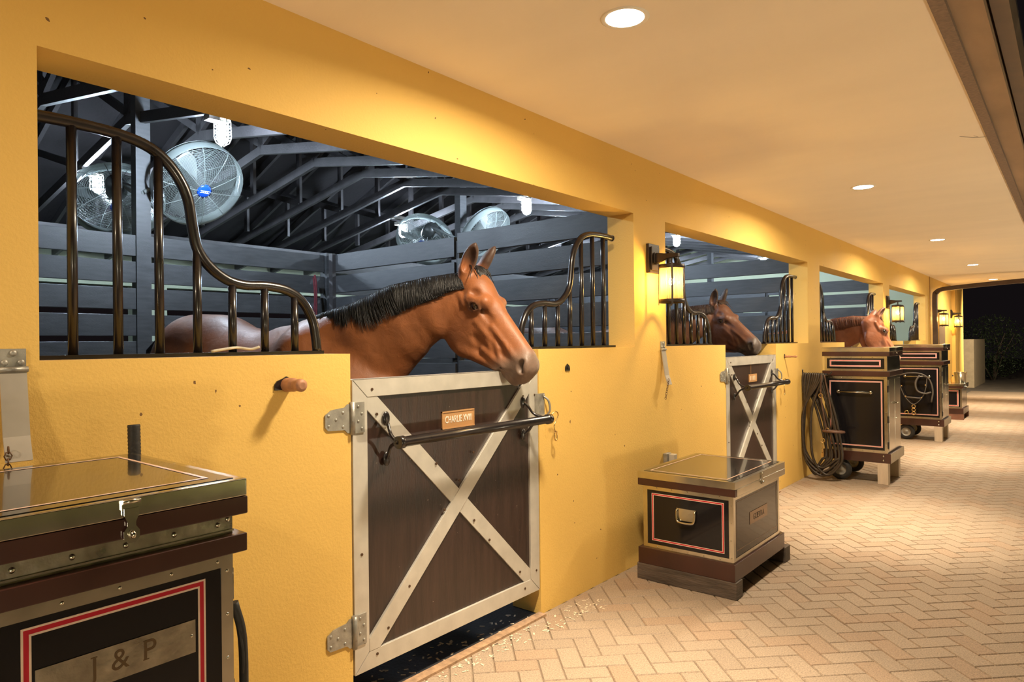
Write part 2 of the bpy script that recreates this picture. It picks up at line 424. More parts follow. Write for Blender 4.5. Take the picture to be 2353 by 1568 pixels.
    for s_ in (1,-1):
        C((.520,-.176,s_*.056),(.600,-.186,s_*.052),.007,.007,.006,op='sub'); C((.600,-.186,s_*.052),(.650,-.182,s_*.030),.007,.007,.006,op='sub')   # mouth
        q1 = a*.62-nrm*.78; q2 = nrm*.62+a*.78; q_ = np.array([q1, q2, c])
        NC = lambda x, y, w: h(.606,-.080)+q1*x+q2*y+c*(w*s_)
        S.ell(NC(0,-.002,.042), (.053,.041,.024), q_, .012)  # nostril rim
        S.ell(NC(.0,-.001,.068), (.038,.025,.030), q_, .008, 'sub')
        S.ell(NC(-.004,.016,.050), (.030,.011,.014), q_, .008)
        # eye socket and lids
        S.ell(ee(.002,0,s_*.114), (.031,.021,.019), EM, .005, 'sub')
        CE((-.032,-.004,s_*.104),(-.010,.0205,s_*.109),.004,.005,.004); CE((-.010,.0205,s_*.109),(.016,.016,s_*.107),.005,.0045,.004); CE((.016,.016,s_*.107),(.040,-.008,s_*.098),.0045,.003,.004)
        CE((-.032,-.006,s_*.103),(-.002,-.0205,s_*.105),.0035,.004,.004); CE((-.002,-.0205,s_*.105),(.040,-.010,s_*.097),.004,.003,.004)
        CE((-.034,.036,s_*.102),(.022,.034,s_*.100),.006,.004,.01)
        # ears: leaf shaped, cupped, opening forward and outward
        eb = h(.006,-.022,s_*.060); et = h(-.040+ear_pose,.142,s_*(.086))
        ed = et-eb; Le = np.linalg.norm(ed); ed /= Le
        fr = (a*.45+nrm*.25)+c*s_*.85; fr -= ed*np.dot(fr, ed); fr /= np.linalg.norm(fr); sd = np.cross(ed, fr)
        Me = np.array([ed, fr, sd])
        S.ell(eb+ed*Le*.38, (Le*.60,.030,.041), Me, .012)
        S.cone(eb+ed*Le*.50, et, .026, .003, .015, fr, 1.15, .9)
        S.cone(h(.03,-.05,s_*.045), eb+ed*.015, .040, .030, .025)
        S.ell(eb+ed*Le*.50+fr*.029, (Le*.42,.032,.029), Me, .006, 'sub')
    V, Fq = S.mesh()
    # relax a little
    me_e = np.concatenate([Fq[:,[0,1]],Fq[:,[1,2]],Fq[:,[2,3]],Fq[:,[3,0]]])
    for it in range(3):
        acc = np.zeros_like(V); n = np.zeros(len(V))
        np.add.at(acc, me_e[:,0], V[me_e[:,1]]); np.add.at(acc, me_e[:,1], V[me_e[:,0]])
        np.add.at(n, me_e[:,0], 1); np.add.at(n, me_e[:,1], 1)
        V = V+(acc/n[:,None]-V)*(.5 if it % 2 == 0 else -.15 if it == 1 else .4)
    # coat pattern
    rel = V-P; u = rel@a; v = rel@nrm; w = np.abs(rel@c)
    col = np.tile(np.array(coat, float), (len(V),1))
    def blend(f, cc): nonlocal col; col = col*(1-f[:,None])+np.array(cc, float)*f[:,None]
    low = 1-sstep(.35,.75,V[:,2]); blend(low, points)
    headm = (u>-.1)&(v<.08)&(v>-.34)&(w<.16)
    mz = sstep(.47,.57,u+(-v-.10)*.35)*headm*(v>-.3); blend(mz*.9, hz['muzzle'])
    ni = (u-.606)*.62-(v+.080)*.78; nj = (v+.080)*.62+(u-.606)*.78
    inn = np.exp(-((ni/.024)**2+(nj/.015)**2))*(w>.03)*(w<.060)*headm; blend(np.clip(inn*1.2,0,1)*.85, (.02,.015,.013))
    
    ei = (u-.203)*.84+(v+.074)*.54; ej = (v+.074)*.84-(u-.203)*.54
    ey = np.exp(-(((ei-.003)/.042)**2+(ej/.026)**2))*(w>.06)*headm; blend(np.clip(ey*1.3,0,1)*.85, (.022,.013,.010))
    earm = sstep(.0,.07,v)*(u<.05)*(u>-.25)*(w<.2)*(v<.3)*(w>.035)
    blend(earm*.95, hz['ear'])
    o = np_mesh('body', V, Fq, hz['mat'], parent=root)
    ca = o.data.color_attributes.new('coat', 'FLOAT_COLOR', 'POINT')
    ca.data.foreach_set('color', np.concatenate([col, np.ones((len(V),1))], 1).astype(np.float32).ravel())
    # eyes
    for s_ in (1,-1):
        e = MB(); e.sphere((0,0,0), .0245, 24)
        eo = e.build('eye', hz['eye'], root); eo.location = ee(.0,.0,s_*.0900)
    # mane: tufts of hair rooted along the crest
    rs = np.random.default_rng(seed)
    crest = [h(.03,.015,0)]+[n_[0]+(n_[3] if n_[3] is not None else np.array([0,0,1.]))/np.linalg.norm(n_[3] if n_[3] is not None else np.array([0,0,1.]))*n_[1]*.98 for n_ in N]
    crest = [Vector(x) for x in crest]; halfw = [.04]+[n_[2] for n_ in N]; ndir = [nrm]+[n_[3] if n_[3] is not None else np.array([0,0,1.]) for n_ in N]; depth = [.1]+[n_[1] for n_ in N]
    cen = [h(.03,-.09,0)]+[n_[0] for n_ in N]
    mb = MB(); ns = hz.get('strands', 3600); ncl = 46; cl_l = rs.normal(1,.13,ncl); cl_a = rs.normal(0,.16,ncl); cl_s = rs.normal(0,.012,ncl)
    seg = len(crest)-1; nlim = hz.get('mane_end', seg)
    for i in range(ns):
        t = rs.random()*nlim; j = min(int(t), seg-1); f = t-j
        cp = crest[j]*(1-f)+crest[j+1]*f
        tdir = (crest[j+1]-crest[j]).normalized()
        up = Vector(ndir[j]*(1-f)+ndir[j+1]*f).normalized(); up = (up-tdir*up.dot(tdir)).normalized()
        sd = tdir.cross(up).normalized()
        if sd.dot(Vector(side)) < 0: sd = -sd
        sd = sd*mane_side
        hw = halfw[j]*(1-f)+halfw[j+1]*f; dp = depth[j]*(1-f)+depth[j+1]*f
        ln = mane_len*(.55+.6*rs.random()**.6)*(.10+.90*min(1, (t+.05*rs.random())*.85)**.8)*(1. if t < nlim-.6 else .8)
        sx = rs.normal(0,.006); lift = .009*rs.random()
        lean = rs.normal(-.05,.16); hr = hz.get('hair', .0020)+.0013*rs.random(); lean = -.08+.10*sin(5.1*t+seed)+.07*sin(13.7*t+1.3)+rs.normal(0,.09); ln *= 1+.07*sin(9.3*t)+.06*sin(31*t+.7)+.05*sin(67*t); ph_ = t*19; ln *= 1-.5*max(0, t-3.6)/1.4; pts_ = []; rr = []
        nseg = 6
        for q in range(nseg+1):
            s_ = q/nseg; arc = ln*s_
            # follow the elliptical flank of the neck
            an = min(arc/max(dp,.05)*.95+.10*(q>0), 1.35)+(-.10 if q == 0 else 0)
            rad = 1.02+.012*rs.random()+.05*sin(pi*min(1,s_*1.1))
            pos = cp - up*dp*(1-cos(an)*rad)*1.0 + sd*hw*sin(an)*(rad+.03)
            pos = pos + tdir*(sx+arc*lean*.6) + sd*(.004+lift+.004*s_*sin(ph_))
            pts_.append(pos); rr.append(hr*(1-s_**2*.9))
        mb.tube(pts_, rr, 4, cap=False)
    for i in range(70):                                       # forelock
        w0 = rs.normal(0,.022); l_ = .07+.06*rs.random(); pts_ = []
        for q in range(5):
            s_ = q/4; pts_.append(Vector(h(.0+l_*s_*1.0, .018+.022*sin(pi*min(1,s_+.15))-.01*s_, w0+rs.normal(0,.004)+w0*s_*.8)))
        mb.tube(pts_, [.003,.0035,.003,.002,.0006], 4, cap=False)
    mb.build('mane', hz['mane'], root)
    # tail
    tb = MB()
    t0 = Cp-fwd*.50+np.array([0,0,-.12])
    for i in range(60):
        o_ = rs.normal(0,.02,3); l_ = .75+.15*rs.random()
        tb.tube([Vector(t0+o_*.3), Vector(t0-fwd*.10+o_+np.array([0,0,-.12])), Vector(t0-fwd*.11+o_*1.8+np.array([0,0,-.45])), Vector(t0-fwd*.08+o_*1.6+np.array([0,0,-l_-.1]))], [.012,.014,.012,.003], 5)
    tb.build('tail', hz['mane'], root)
    return root
# ------------------------------------------------------------------ camera
CAMH = 1.476
Rv, Uv, Fv = Vector((0.77181297,0.63575661,-0.01087491)), Vector((0.01025614,0.00465335,0.99993658)), Vector((-0.6357669,0.77187556,0.00292889))
cam = bpy.data.cameras.new('camera'); cam_o = bpy.data.objects.new('camera', cam); COL.objects.link(cam_o)
cam.sensor_width = 36; cam.sensor_fit = 'HORIZONTAL'; cam.lens = 36*1569/2353; cam.clip_start = .05; cam.clip_end = 300
cam_o.matrix_world = Matrix(((Rv.x,Uv.x,-Fv.x,0),(Rv.y,Uv.y,-Fv.y,0),(Rv.z,Uv.z,-Fv.z,CAMH),(0,0,0,1)))
SC.camera = cam_o
SC.view_settings.view_transform = 'Standard'; SC.view_settings.look = 'None'; SC.view_settings.gamma = 1; SC.view_settings.use_curve_mapping = False
SC.view_settings.exposure = EXPOSURE
# ------------------------------------------------------------------ shared dimensions (metres)
WX = -2.25; WB = -2.45; CEIL = 2.725; SILL = 1.44; LINT = 2.33
PITCH = 3.827; Y0 = .638; OPEN = 3.374; DL, DR = 1.068, 2.318
REARX = -5.95
M_YEL = mat('yellow_stucco', (.78,.495,.125), .75, noise=.05, nscale=1.3, bump=.16, bscale=110)
def specks(m, scale, thr, col):
    nt = m.node_tree; b_ = nt.nodes['Principled BSDF']; src = b_.inputs['Base Color'].links[0].from_socket
    tc = nt.nodes.new('ShaderNodeTexCoord'); v = nt.nodes.new('ShaderNodeTexVoronoi'); v.inputs['Scale'].default_value = scale
    nz = nt.nodes.new('ShaderNodeTexNoise'); nz.inputs['Scale'].default_value = scale*4; ad = nt.nodes.new('ShaderNodeVectorMath'); ad.operation = 'MULTIPLY_ADD'; ad.inputs[1].default_value = (.03,.03,.03)
    nt.links.new(tc.outputs['Object'], nz.inputs['Vector']); nt.links.new(nz.outputs['Color'], ad.inputs[0]); nt.links.new(tc.outputs['Object'], ad.inputs[2]); nt.links.new(ad.outputs['Vector'], v.inputs['Vector'])
    lt = nt.nodes.new('ShaderNodeMath'); lt.operation = 'LESS_THAN'; lt.inputs[1].default_value = thr; nt.links.new(v.outputs['Distance'], lt.inputs[0])
    sp = nt.nodes.new('ShaderNodeSeparateColor'); nt.links.new(v.outputs['Color'], sp.inputs['Color']); g_ = nt.nodes.new('ShaderNodeMath'); g_.operation = 'GREATER_THAN'; g_.inputs[1].default_value = .6; nt.links.new(sp.outputs[0], g_.inputs[0])
    mu = nt.nodes.new('ShaderNodeMath'); mu.operation = 'MULTIPLY'; nt.links.new(lt.outputs[0], mu.inputs[0]); nt.links.new(g_.outputs[0], mu.inputs[1])
    mx = nt.nodes.new('ShaderNodeMix'); mx.data_type = 'RGBA'; mx.inputs[7].default_value = (*col,1); nt.links.new(mu.outputs[0], mx.inputs[0]); nt.links.new(src, mx.inputs[6]); nt.links.new(mx.outputs[2], b_.inputs['Base Color'])
specks(M_YEL, 9., .045, (.20,.10,.03))
M_CEIL = mat('cream_plaster', (.93,.81,.64), .85, noise=.04, nscale=1.1, bump=.06, bscale=40, stretch=(1,2.5,1))
M_GREEN = mat('pale_green_plaster', (.50,.55,.40), .8, noise=.06, nscale=2, bump=.1)
M_BOARD = mat('dark_painted_board', (.072,.074,.080), .5, noise=.25, nscale=7, bump=.15, bscale=60, stretch=(1,1,6))
M_BOARDY = mat('dark_painted_board_side', (.072,.074,.080), .5, noise=.25, nscale=7, bump=.15, bscale=60, stretch=(1,1,6))
M_TRUSS = mat('dark_truss_timber', (.060,.055,.058), .5, noise=.3, nscale=9, bump=.2, bscale=50)
M_DECK = mat('dark_roof_deck', (.022,.019,.021), .8, noise=.4, nscale=4, bump=.3, bscale=20)
specks_later = []
M_RUBBER = mat('black_rubber_mat', (.028,.026,.028), .55, noise=.4, nscale=6, bump=.3, bscale=60)
M_MAHOG = mat('mahogany', (.050,.015,.010), .32, noise=.35, nscale=5, coat=.25, bump=.03, bscale=30, stretch=(1,1,.2))
M_DOORP = mat('door_panel_brown', (.034,.016,.012), .36, noise=.45, nscale=7, bump=.12, bscale=50, stretch=(6,6,.5), coat=.25, coatr=.22)
specks(M_DOORP, 26., .07, (.35,.28,.22))
M_ALU = mat('aluminium_trim', (.62,.58,.52), .45, metal=.45, noise=.12, nscale=12, bump=.04)
M_STEEL = mat('polished_steel', (.60,.57,.48), .20, metal=1., noise=.12, nscale=14, bump=.05, bscale=18)
M_BRUSH = mat('turned_steel', (.46,.43,.36), .30, metal=1., noise=.35, nscale=22, bump=.12, bscale=50)
M_GALV = mat('worn_galvanised', (.42,.40,.36), .5, metal=.7, noise=.35, nscale=20, bump=.2, bscale=60)
M_BLACKL = mat('black_lacquer', (.008,.0072,.008), .16, coat=.75, coatr=.03, spec=.35, noise=.2, nscale=3)
M_BLACKB = mat('black_lacquer_side', (.008,.0072,.009), .2, coat=.32, coatr=.06, spec=.25, noise=.2, nscale=3)
M_HALT = mat('brown_leather', (.13,.065,.042), .42, noise=.35, nscale=18, bump=.15)
M_IRON = mat('black_gloss_iron', (.012,.009,.010), .30, coat=.35, coatr=.12, noise=.3, nscale=30)
M_BRONZE = mat('dark_bronze', (.045,.032,.024), .45, metal=.4, noise=.3, nscale=20)
M_RED = mat('red_pinstripe', (.50,.010,.030), .3)
M_PINK = mat('cream_pinstripe', (.80,.60,.48), .35)
M_RUBBLK = mat('black_rubber', (.02,.018,.017), .6, noise=.3, nscale=20, bump=.2)
M_LEATH = mat('dark_leather', (.040,.028,.020), .42, noise=.4, nscale=18, bump=.2)
M_BRASS = mat('brass', (.70,.48,.20), .28, metal=1., noise=.15)
M_WOODW = mat('pale_timber', (.62,.50,.38), .6, noise=.15, nscale=6, bump=.1, stretch=(4,4,.6))
M_WOODG = mat('grimy_timber', (.10,.072,.055), .7, noise=.5, nscale=9, bump=.4, bscale=40, stretch=(.5,.5,3))
M_FASC = mat('weathered_fascia', (.38,.25,.15), .7, noise=.3, nscale=4, bump=.3, bscale=20, stretch=(1,.35,1))
M_FASC2 = mat('grey_soffit_trim', (.26,.18,.13), .8, noise=.3, nscale=60, bump=.3, bscale=90)
M_PLATE = mat('brown_name_plate', (.48,.26,.11), .35, noise=.1)
M_WHITE = mat('white_lettering', (.85,.80,.72), .5)
M_ENGR = mat('engraved_lettering', (.10,.055,.02), .5)
M_SKINW = mat('worn_wood_peg', (.42,.20,.11), .5, noise=.3, nscale=30)
M_WIRE = mat('fan_wire', (.28,.32,.31), .4, metal=.3)
M_FANG = mat('fan_grey', (.20,.22,.22), .4, metal=.3)
M_BLUE = mat('blue_badge', (.01,.09,.62), .35)
M_ROPE = mat('pale_cloth', (.55,.50,.40), .9, noise=.3, nscale=30)
M_REDROPE = mat('maroon_rope', (.16,.02,.03), .8, noise=.3, nscale=40)

def stall_y(k): return Y0+k*PITCH
# ------------------------------------------------------------------ front wall
w = MB()
K0, K1 = -2, 3
for k in range(K0, K1+1):
    a = stall_y(k); b = a+OPEN
    w.box((WB,a,0),(WX,a+DL,SILL)); w.box((WB,a+DR,0),(WX,b,SILL))
    w.box((WB,b,0),(WX,a+PITCH,LINT))
w.box((WB,stall_y(K0)-.45,0),(WX,stall_y(K0),LINT))
w.box((WB,stall_y(K1)+PITCH,0),(WX,19.2,LINT))
w.box((WB,stall_y(K0)-.45,LINT),(WX,19.2,3.05))
w.box((WB,19.2,0),(WX+.07,20.7,3.05))
tag(w.build('wall_front', M_YEL), kind='structure')
w = MB(); w.box((WX,15.975,0),(WX+.012,16.0,CEIL)); tag(w.build('shadow_line', mat('corner_shadow_strip', (.45,.26,.08), .7)), kind='structure')  # thin shadow line on the wall, painted as a darker strip
# opposite wall of the barn and the pale green gable wall
w = MB(); OX = -10.15
for k in range(K0, K1+1):
    a = stall_y(k); b = a+OPEN
    w.box((OX-.2,a,0),(OX,b,SILL)); w.box((OX-.2,b,0),(OX,a+PITCH,LINT))
w.box((OX-.2,stall_y(K0)-.45,LINT),(OX,16.2,2.93))
tag(w.build('wall_left', M_GREEN), kind='structure')
w = MB(); w.box((OX-.2,16.2,0),(WB,16.4,5.0)); tag(w.build('wall_back', M_GREEN), kind='structure')
w = MB(); w.box((OX-2.2,stall_y(K0)-.45,CEIL),(OX-.2,16.2,CEIL+.06)); tag(w.build('ceiling_far_aisle', M_CEIL), kind='structure')
# ceiling
w = MB(); w.box((WX,-6,CEIL),(-.405,19.6,CEIL+.06)); tag(w.build('ceiling', M_CEIL), kind='structure')
w = MB(); w.box((-.405,-6,CEIL-.012),(-.355,19.6,CEIL+.05)); tag(w.build('trim_2', M_FASC2), kind='structure')
w = MB(); w.box((-.355,-6,CEIL+.012),(-.250,19.6,CEIL+.20)); tag(w.build('trim_3', M_FASC), kind='structure')
g = thing('roof_gutter', 'brown rain gutter running along the outer edge of the aisle roof', 'gutter', (-.21,7,CEIL+.05))
w = MB(); w.prism([(-.038,.03),(-.03,-.005),(.03,-.012),(.042,.05),(.034,.05),(.024,0),(-.024,.006),(-.03,.03)], -13, 12.6, 'Y'); w.build('trough', mat('gutter_brown', (.16,.11,.075), .5, noise=.3), g)
for y in range(-12,12,2): w = MB(); w.cyl((-.04,y,.03),(.045,y,.04),.006,8); w.build('bracket', M_BRONZE, g)
# roof over the aisle
w = MB(); w.box((WB,-6,3.05),(-.2,19.6,3.12)); tag(w.build('ceiling_roof', M_DECK), kind='structure')
# threshold + floor of the stalls
w = MB(); w.box((OX-.2,stall_y(K0)-.45,-.06),(WX-.012,16.2,-.004)); tag(w.build('floor_stalls', M_RUBBER), kind='structure')
w = MB()
for k in range(K0,K1+1): w.box((WX-.014,stall_y(k)+DL,-.06),(WX+.035,stall_y(k)+DR,.012))
tag(w.build('trim_4', mat('brick_threshold', (.42,.26,.15), .8, noise=.4, nscale=30, bump=.3)), kind='structure')

# ------------------------------------------------------------------ herringbone pavers (45 degrees to the wall)
def pavers():
    Lp, Wp, gap = .204, .102, .0032
    xr, yr = (WX, 1.7), (-1.2, 21.0)
    V = []; F = []; C = []
    rs = np.random.default_rng(11); ca = cos(pi/4); sa = sin(pi/4)
    def put(u, v, du, dv):
        cx, cy = u+du/2, v+dv/2; X = ca*cx-sa*cy; Y = sa*cx+ca*cy
        if X < xr[0]-.13 or X > xr[1] or Y < yr[0] or Y > yr[1]: return
        z = rs.normal(0,.0006); b = .004; o = len(V)
        q = []
        for (uu, vv, zz) in [(gap/2,gap/2,-.006),(du-gap/2,gap/2,-.006),(du-gap/2,dv-gap/2,-.006),(gap/2,dv-gap/2,-.006),(gap/2+b,gap/2+b,0),(du-gap/2-b,gap/2+b,0),(du-gap/2-b,dv-gap/2-b,0),(gap/2+b,dv-gap/2-b,0)]:
            a_, b_ = u+uu, v+vv; xx = ca*a_-sa*b_; yy = sa*a_+ca*b_
            V.append((max(xx, WX-.005), yy, zz+z))
        F.extend([(o+4,o+5,o+6,o+7),(o,o+1,o+5,o+4),(o+1,o+2,o+6,o+5),(o+2,o+3,o+7,o+6),(o+3,o,o+4,o+7)])
        t = rs.normal(1,.035); hue = rs.random()
        C.append(np.array([.325,.242,.172])*t*(1 if hue > .25 else np.array([1.0,.93,.88])))
    n = int(26/Wp)
    for i in range(-n, n):
        for j in range(-n, n):
            # herringbone cell: 2x1 bricks
            m = (i-j) % 4
            if m == 0: put(i*Wp, j*Wp, Lp, Wp)
            if m == 3: put(i*Wp, j*Wp, Wp, Lp)
    V = np.array(V); F = np.array(F)
    m = attr_mat('paver_stone', 'tint', .72, noise=.30, nscale=150, bump=.5, bscale=260)
    o = np_mesh('floor', V, F, m, smooth=False)
    ca_ = o.data.color_attributes.new('tint', 'FLOAT_COLOR', 'CORNER')
    cc = np.repeat(np.concatenate([np.array(C), np.ones((len(C),1))], 1), 20, axis=0)
    ca_.data.foreach_set('color', cc.astype(np.float32).ravel())
    return tag(o, kind='structure')
pavers()
w = MB(); w.box((WX,-8,-.08),(2.2,23,-.0075)); tag(w.build('floor_sand', mat('joint_sand', (.30,.22,.15), .9, noise=.3, nscale=40)), kind='structure')
w = MB(); w.box((-14,16.4,-.1),(WB,60,-.02)); w.box((WX,23,-.1),(14,60,-.012)); w.box((2.2,-8,-.1),(14,23,-.03)); w.box((WB,20.7,-.1),(WX,60,-.013)); w.box((-40,-10,-.14),(OX-.2,60,-.1))
tag(w.build('floor_ground', mat('dark_driveway', (.15,.125,.10), .85, noise=.4, nscale=3, bump=.3, bscale=10)), kind='structure')

# ------------------------------------------------------------------ rear wall, partitions
BOARDH, BGAP = .173, .045
def boards(mb, fn, top, n, mi=0):
    for i in range(n):
        z1 = top-i*(BOARDH+BGAP); z0 = max(z1-BOARDH, .01)
        if z1 < .05: break
        fn(mb, z0, z1)
def rear_wall(k):
    a = stall_y(k)-.22; pm = stall_y(k)+1.78
    t = thing('rear_stall_wall', ['','back board wall of the nearest stall behind the plate door horse','back board wall of the second stall with the dark horse','back board wall of the third stall behind the chestnut horse','back board wall of the farthest stall'][k+1] or 'board wall', 'board wall', (REARX, a, 0), 0, 'horizontal board walls at the back of the stalls')
    mb = MB(); boards(mb, lambda m, z0, z1: (m.box((-.02,.06,z0),(.02,pm-a-.05,z1)), m.box((-.02,pm-a+.06,z0),(.02,PITCH-.06,z1))), 2.395, 11)
    mb.build('board_panel', M_BOARDY, t, bevel=.003, bseg=1)
    mb = MB(); mb.box((-.06,pm-a-.055,0),(.035,pm-a+.06,4.35)); mb.build('post', M_BOARD, t)
    mb = MB(); mb.box((-.06,-.055,0),(.05,.055,2.42)); mb.build('post', M_BOARD, t)
    return t
for k in range(0, 4): rear_wall(k)
def partition(k):
    y = stall_y(k)-.23
    lab = {0:'board partition left of the nearest stall', 1:'board partition between the nearest and the second stall', 2:'board partition between the second and the third stall', 3:'board partition between the third and the farthest stall'}[k]
    t = thing('stall_partition', lab, 'partition', (REARX+.05, y, 0), 0, 'horizontal board partitions between stalls')
    L1 = WB-(REARX+.05); xm = 1.82
    mb = MB(); boards(mb, lambda m, z0, z1: m.box((.0,-.02,z0),(xm-.025,.02,z1)), 2.395, 11); mb.box((xm-.1,.02,0),(xm-.025,.06,2.38)); mb.build('board_panel', M_BOARD, t, bevel=.003, bseg=1)
    mb = MB(); boards(mb, lambda m, z0, z1: m.box((xm+.02,-.03,z0),(L1,.01,z1)), 2.42, 11); mb.build('board_panel', M_BOARD, t, bevel=.003, bseg=1)
    mb = MB(); mb.box((xm-.02,.0,0),(xm+.015,.05,2.36)); mb.build('post', M_RUBBER, t)
    mb = MB(); mb.box((.06,-.06,0),(.12,-.02,2.40)); mb.build('post', M_TRUSS, t)
for k in range(0, 4): partition(k)

# ------------------------------------------------------------------ roof trusses and deck
KX, KZ = -6.2, 3.37
def make_truss():
    t = thing('roof_truss', 'dark timber roof truss spanning the barn above the stalls', 'truss', (KX,0,KZ), 0, 'roof trusses over the stalls')
    b = MB(); b.bar((0,0,.045),(3.9,0,-.61+.045),.04,.09); b.build('bottom_chord', M_TRUSS, t)
    b = MB(); b.bar((0,0,.045),(-3.95,0,-.72+.045),.04,.09); b.build('bottom_chord', M_TRUSS, t)
    b = MB(); b.bar((0,0,1.30),(4.15,0,-.38),.04,.10); b.bar((0,0,1.30),(-4.15,0,-.38),.04,.10); b.build('top_chord', M_TRUSS, t)
    b = MB(); b.box((-.045,-.018,.09),(.045,.018,1.28))
    for s in (1,-1):
        for x in (1.25,2.5): b.box((s*x-.035,-.018,-x*.165+.08),(s*x+.035,.018,1.3-x*.405-.03))
        b.bar((0,0,.1),(s*1.25,0,.76),.036,.07); b.bar((s*1.25,0,-.12),(s*2.5,0,.25),.036,.07)
    b.build('web', M_TRUSS, t); return t
tr = make_truss(); first = True
for i in range(27):
    y = -.06+.62*i
    if y > 16: break
    if first: tr.location = (KX, y, KZ); first = False
    else: dup(tr, (KX, y, KZ))
w = MB(); w.prism([(KX,KZ+1.36),(KX+4.2,KZ-.34),(KX+4.2,KZ-.28),(KX,KZ+1.42),(KX-4.2,KZ-.28),(KX-4.2,KZ-.34)], -1.2, 16.2, 'Y'); tag(w.build('ceiling_roof_deck', M_DECK), kind='structure')
for x, z in ((-8.9,2.865),):
    b = MB(); b.box((x-.045,-.4,z-.02),(x+.045,16.1,z+.02)); o = b.build('truss_brace', M_TRUSS, origin=(x,8,z))
    tag(o, {-7.7:'long timber brace fixed under the trusses just beyond the rear stall wall', -8.9:'long timber brace under the trusses near the far side of the barn', -4.4:'long timber brace under the trusses above the near stalls'}[x], 'timber brace')

# ------------------------------------------------------------------ stall grilles
gp = [(0,2.160),(.10,2.163),(.235,2.158),(.326,2.141),(.388,2.106),(.437,2.050),(.469,1.980),(.483,1.892),(.500,1.815),(.541,1.758),(.604,1.715),(.672,1.700),(.758,1.702),(.850,1.688),(.917,1.646),(.960,1.578),(.975,1.508),(.981,1.450)]
def grille_z(y):
    for (a,z),(b,z2) in zip(gp, gp[1:]):
        if a <= y <= b: return z+(z2-z)*(y-a)/(b-a)
    return 1.45
def make_grille(mir):
    t = thing('stall_grille', '-', 'stall grille', (-2.35,0,SILL), 0, 'curved black stall grilles')
    s = -1 if mir else 1
    m = MB(); m.tube(catmull([(0,s*y,z-SILL) for y,z in gp], 4), .0185, 12)
    m.build('top_rail', M_IRON, t)
    m = MB(); m.box((-.02,0 if s > 0 else -1.0,.001),(.02,1.0 if s > 0 else 0,.014)); m.build('bottom_rail', M_IRON, t)
    for i in range(7):
        y = .115+.1275*i; m = MB(); m.cyl((0,s*y,.012),(0,s*y,grille_z(y)-SILL-.008),.0145,12); m.build('bar', M_IRON, t)
    if mir:
        m = MB(); m.cyl((0,-.003,2.16-SILL),(0,.0,2.16-SILL),.021,14); m.build('end_cap', mat('bare_steel_end',(.3,.28,.26),.4,metal=.8), t)
    return t
GL, GR = make_grille(False), make_grille(True)
names = ['nearest stall', 'second stall from the camera', 'third stall beside the chestnut horse', 'farthest stall']
for k in range(4):
    a = stall_y(k); l1 = 'curved black iron grille, left sill of the '+names[k]; l2 = 'curved black iron grille, right sill of the '+names[k]
    if k == 0: GL.location = (-2.35,a+.001,SILL); GL['label'] = l1; GR.location = (-2.35,a+OPEN-.11,SILL); GR['label'] = l2
    else: dup(GL, (-2.35,a+.001,SILL), label=l1); dup(GR, (-2.35,a+OPEN-.11,SILL), label=l2)

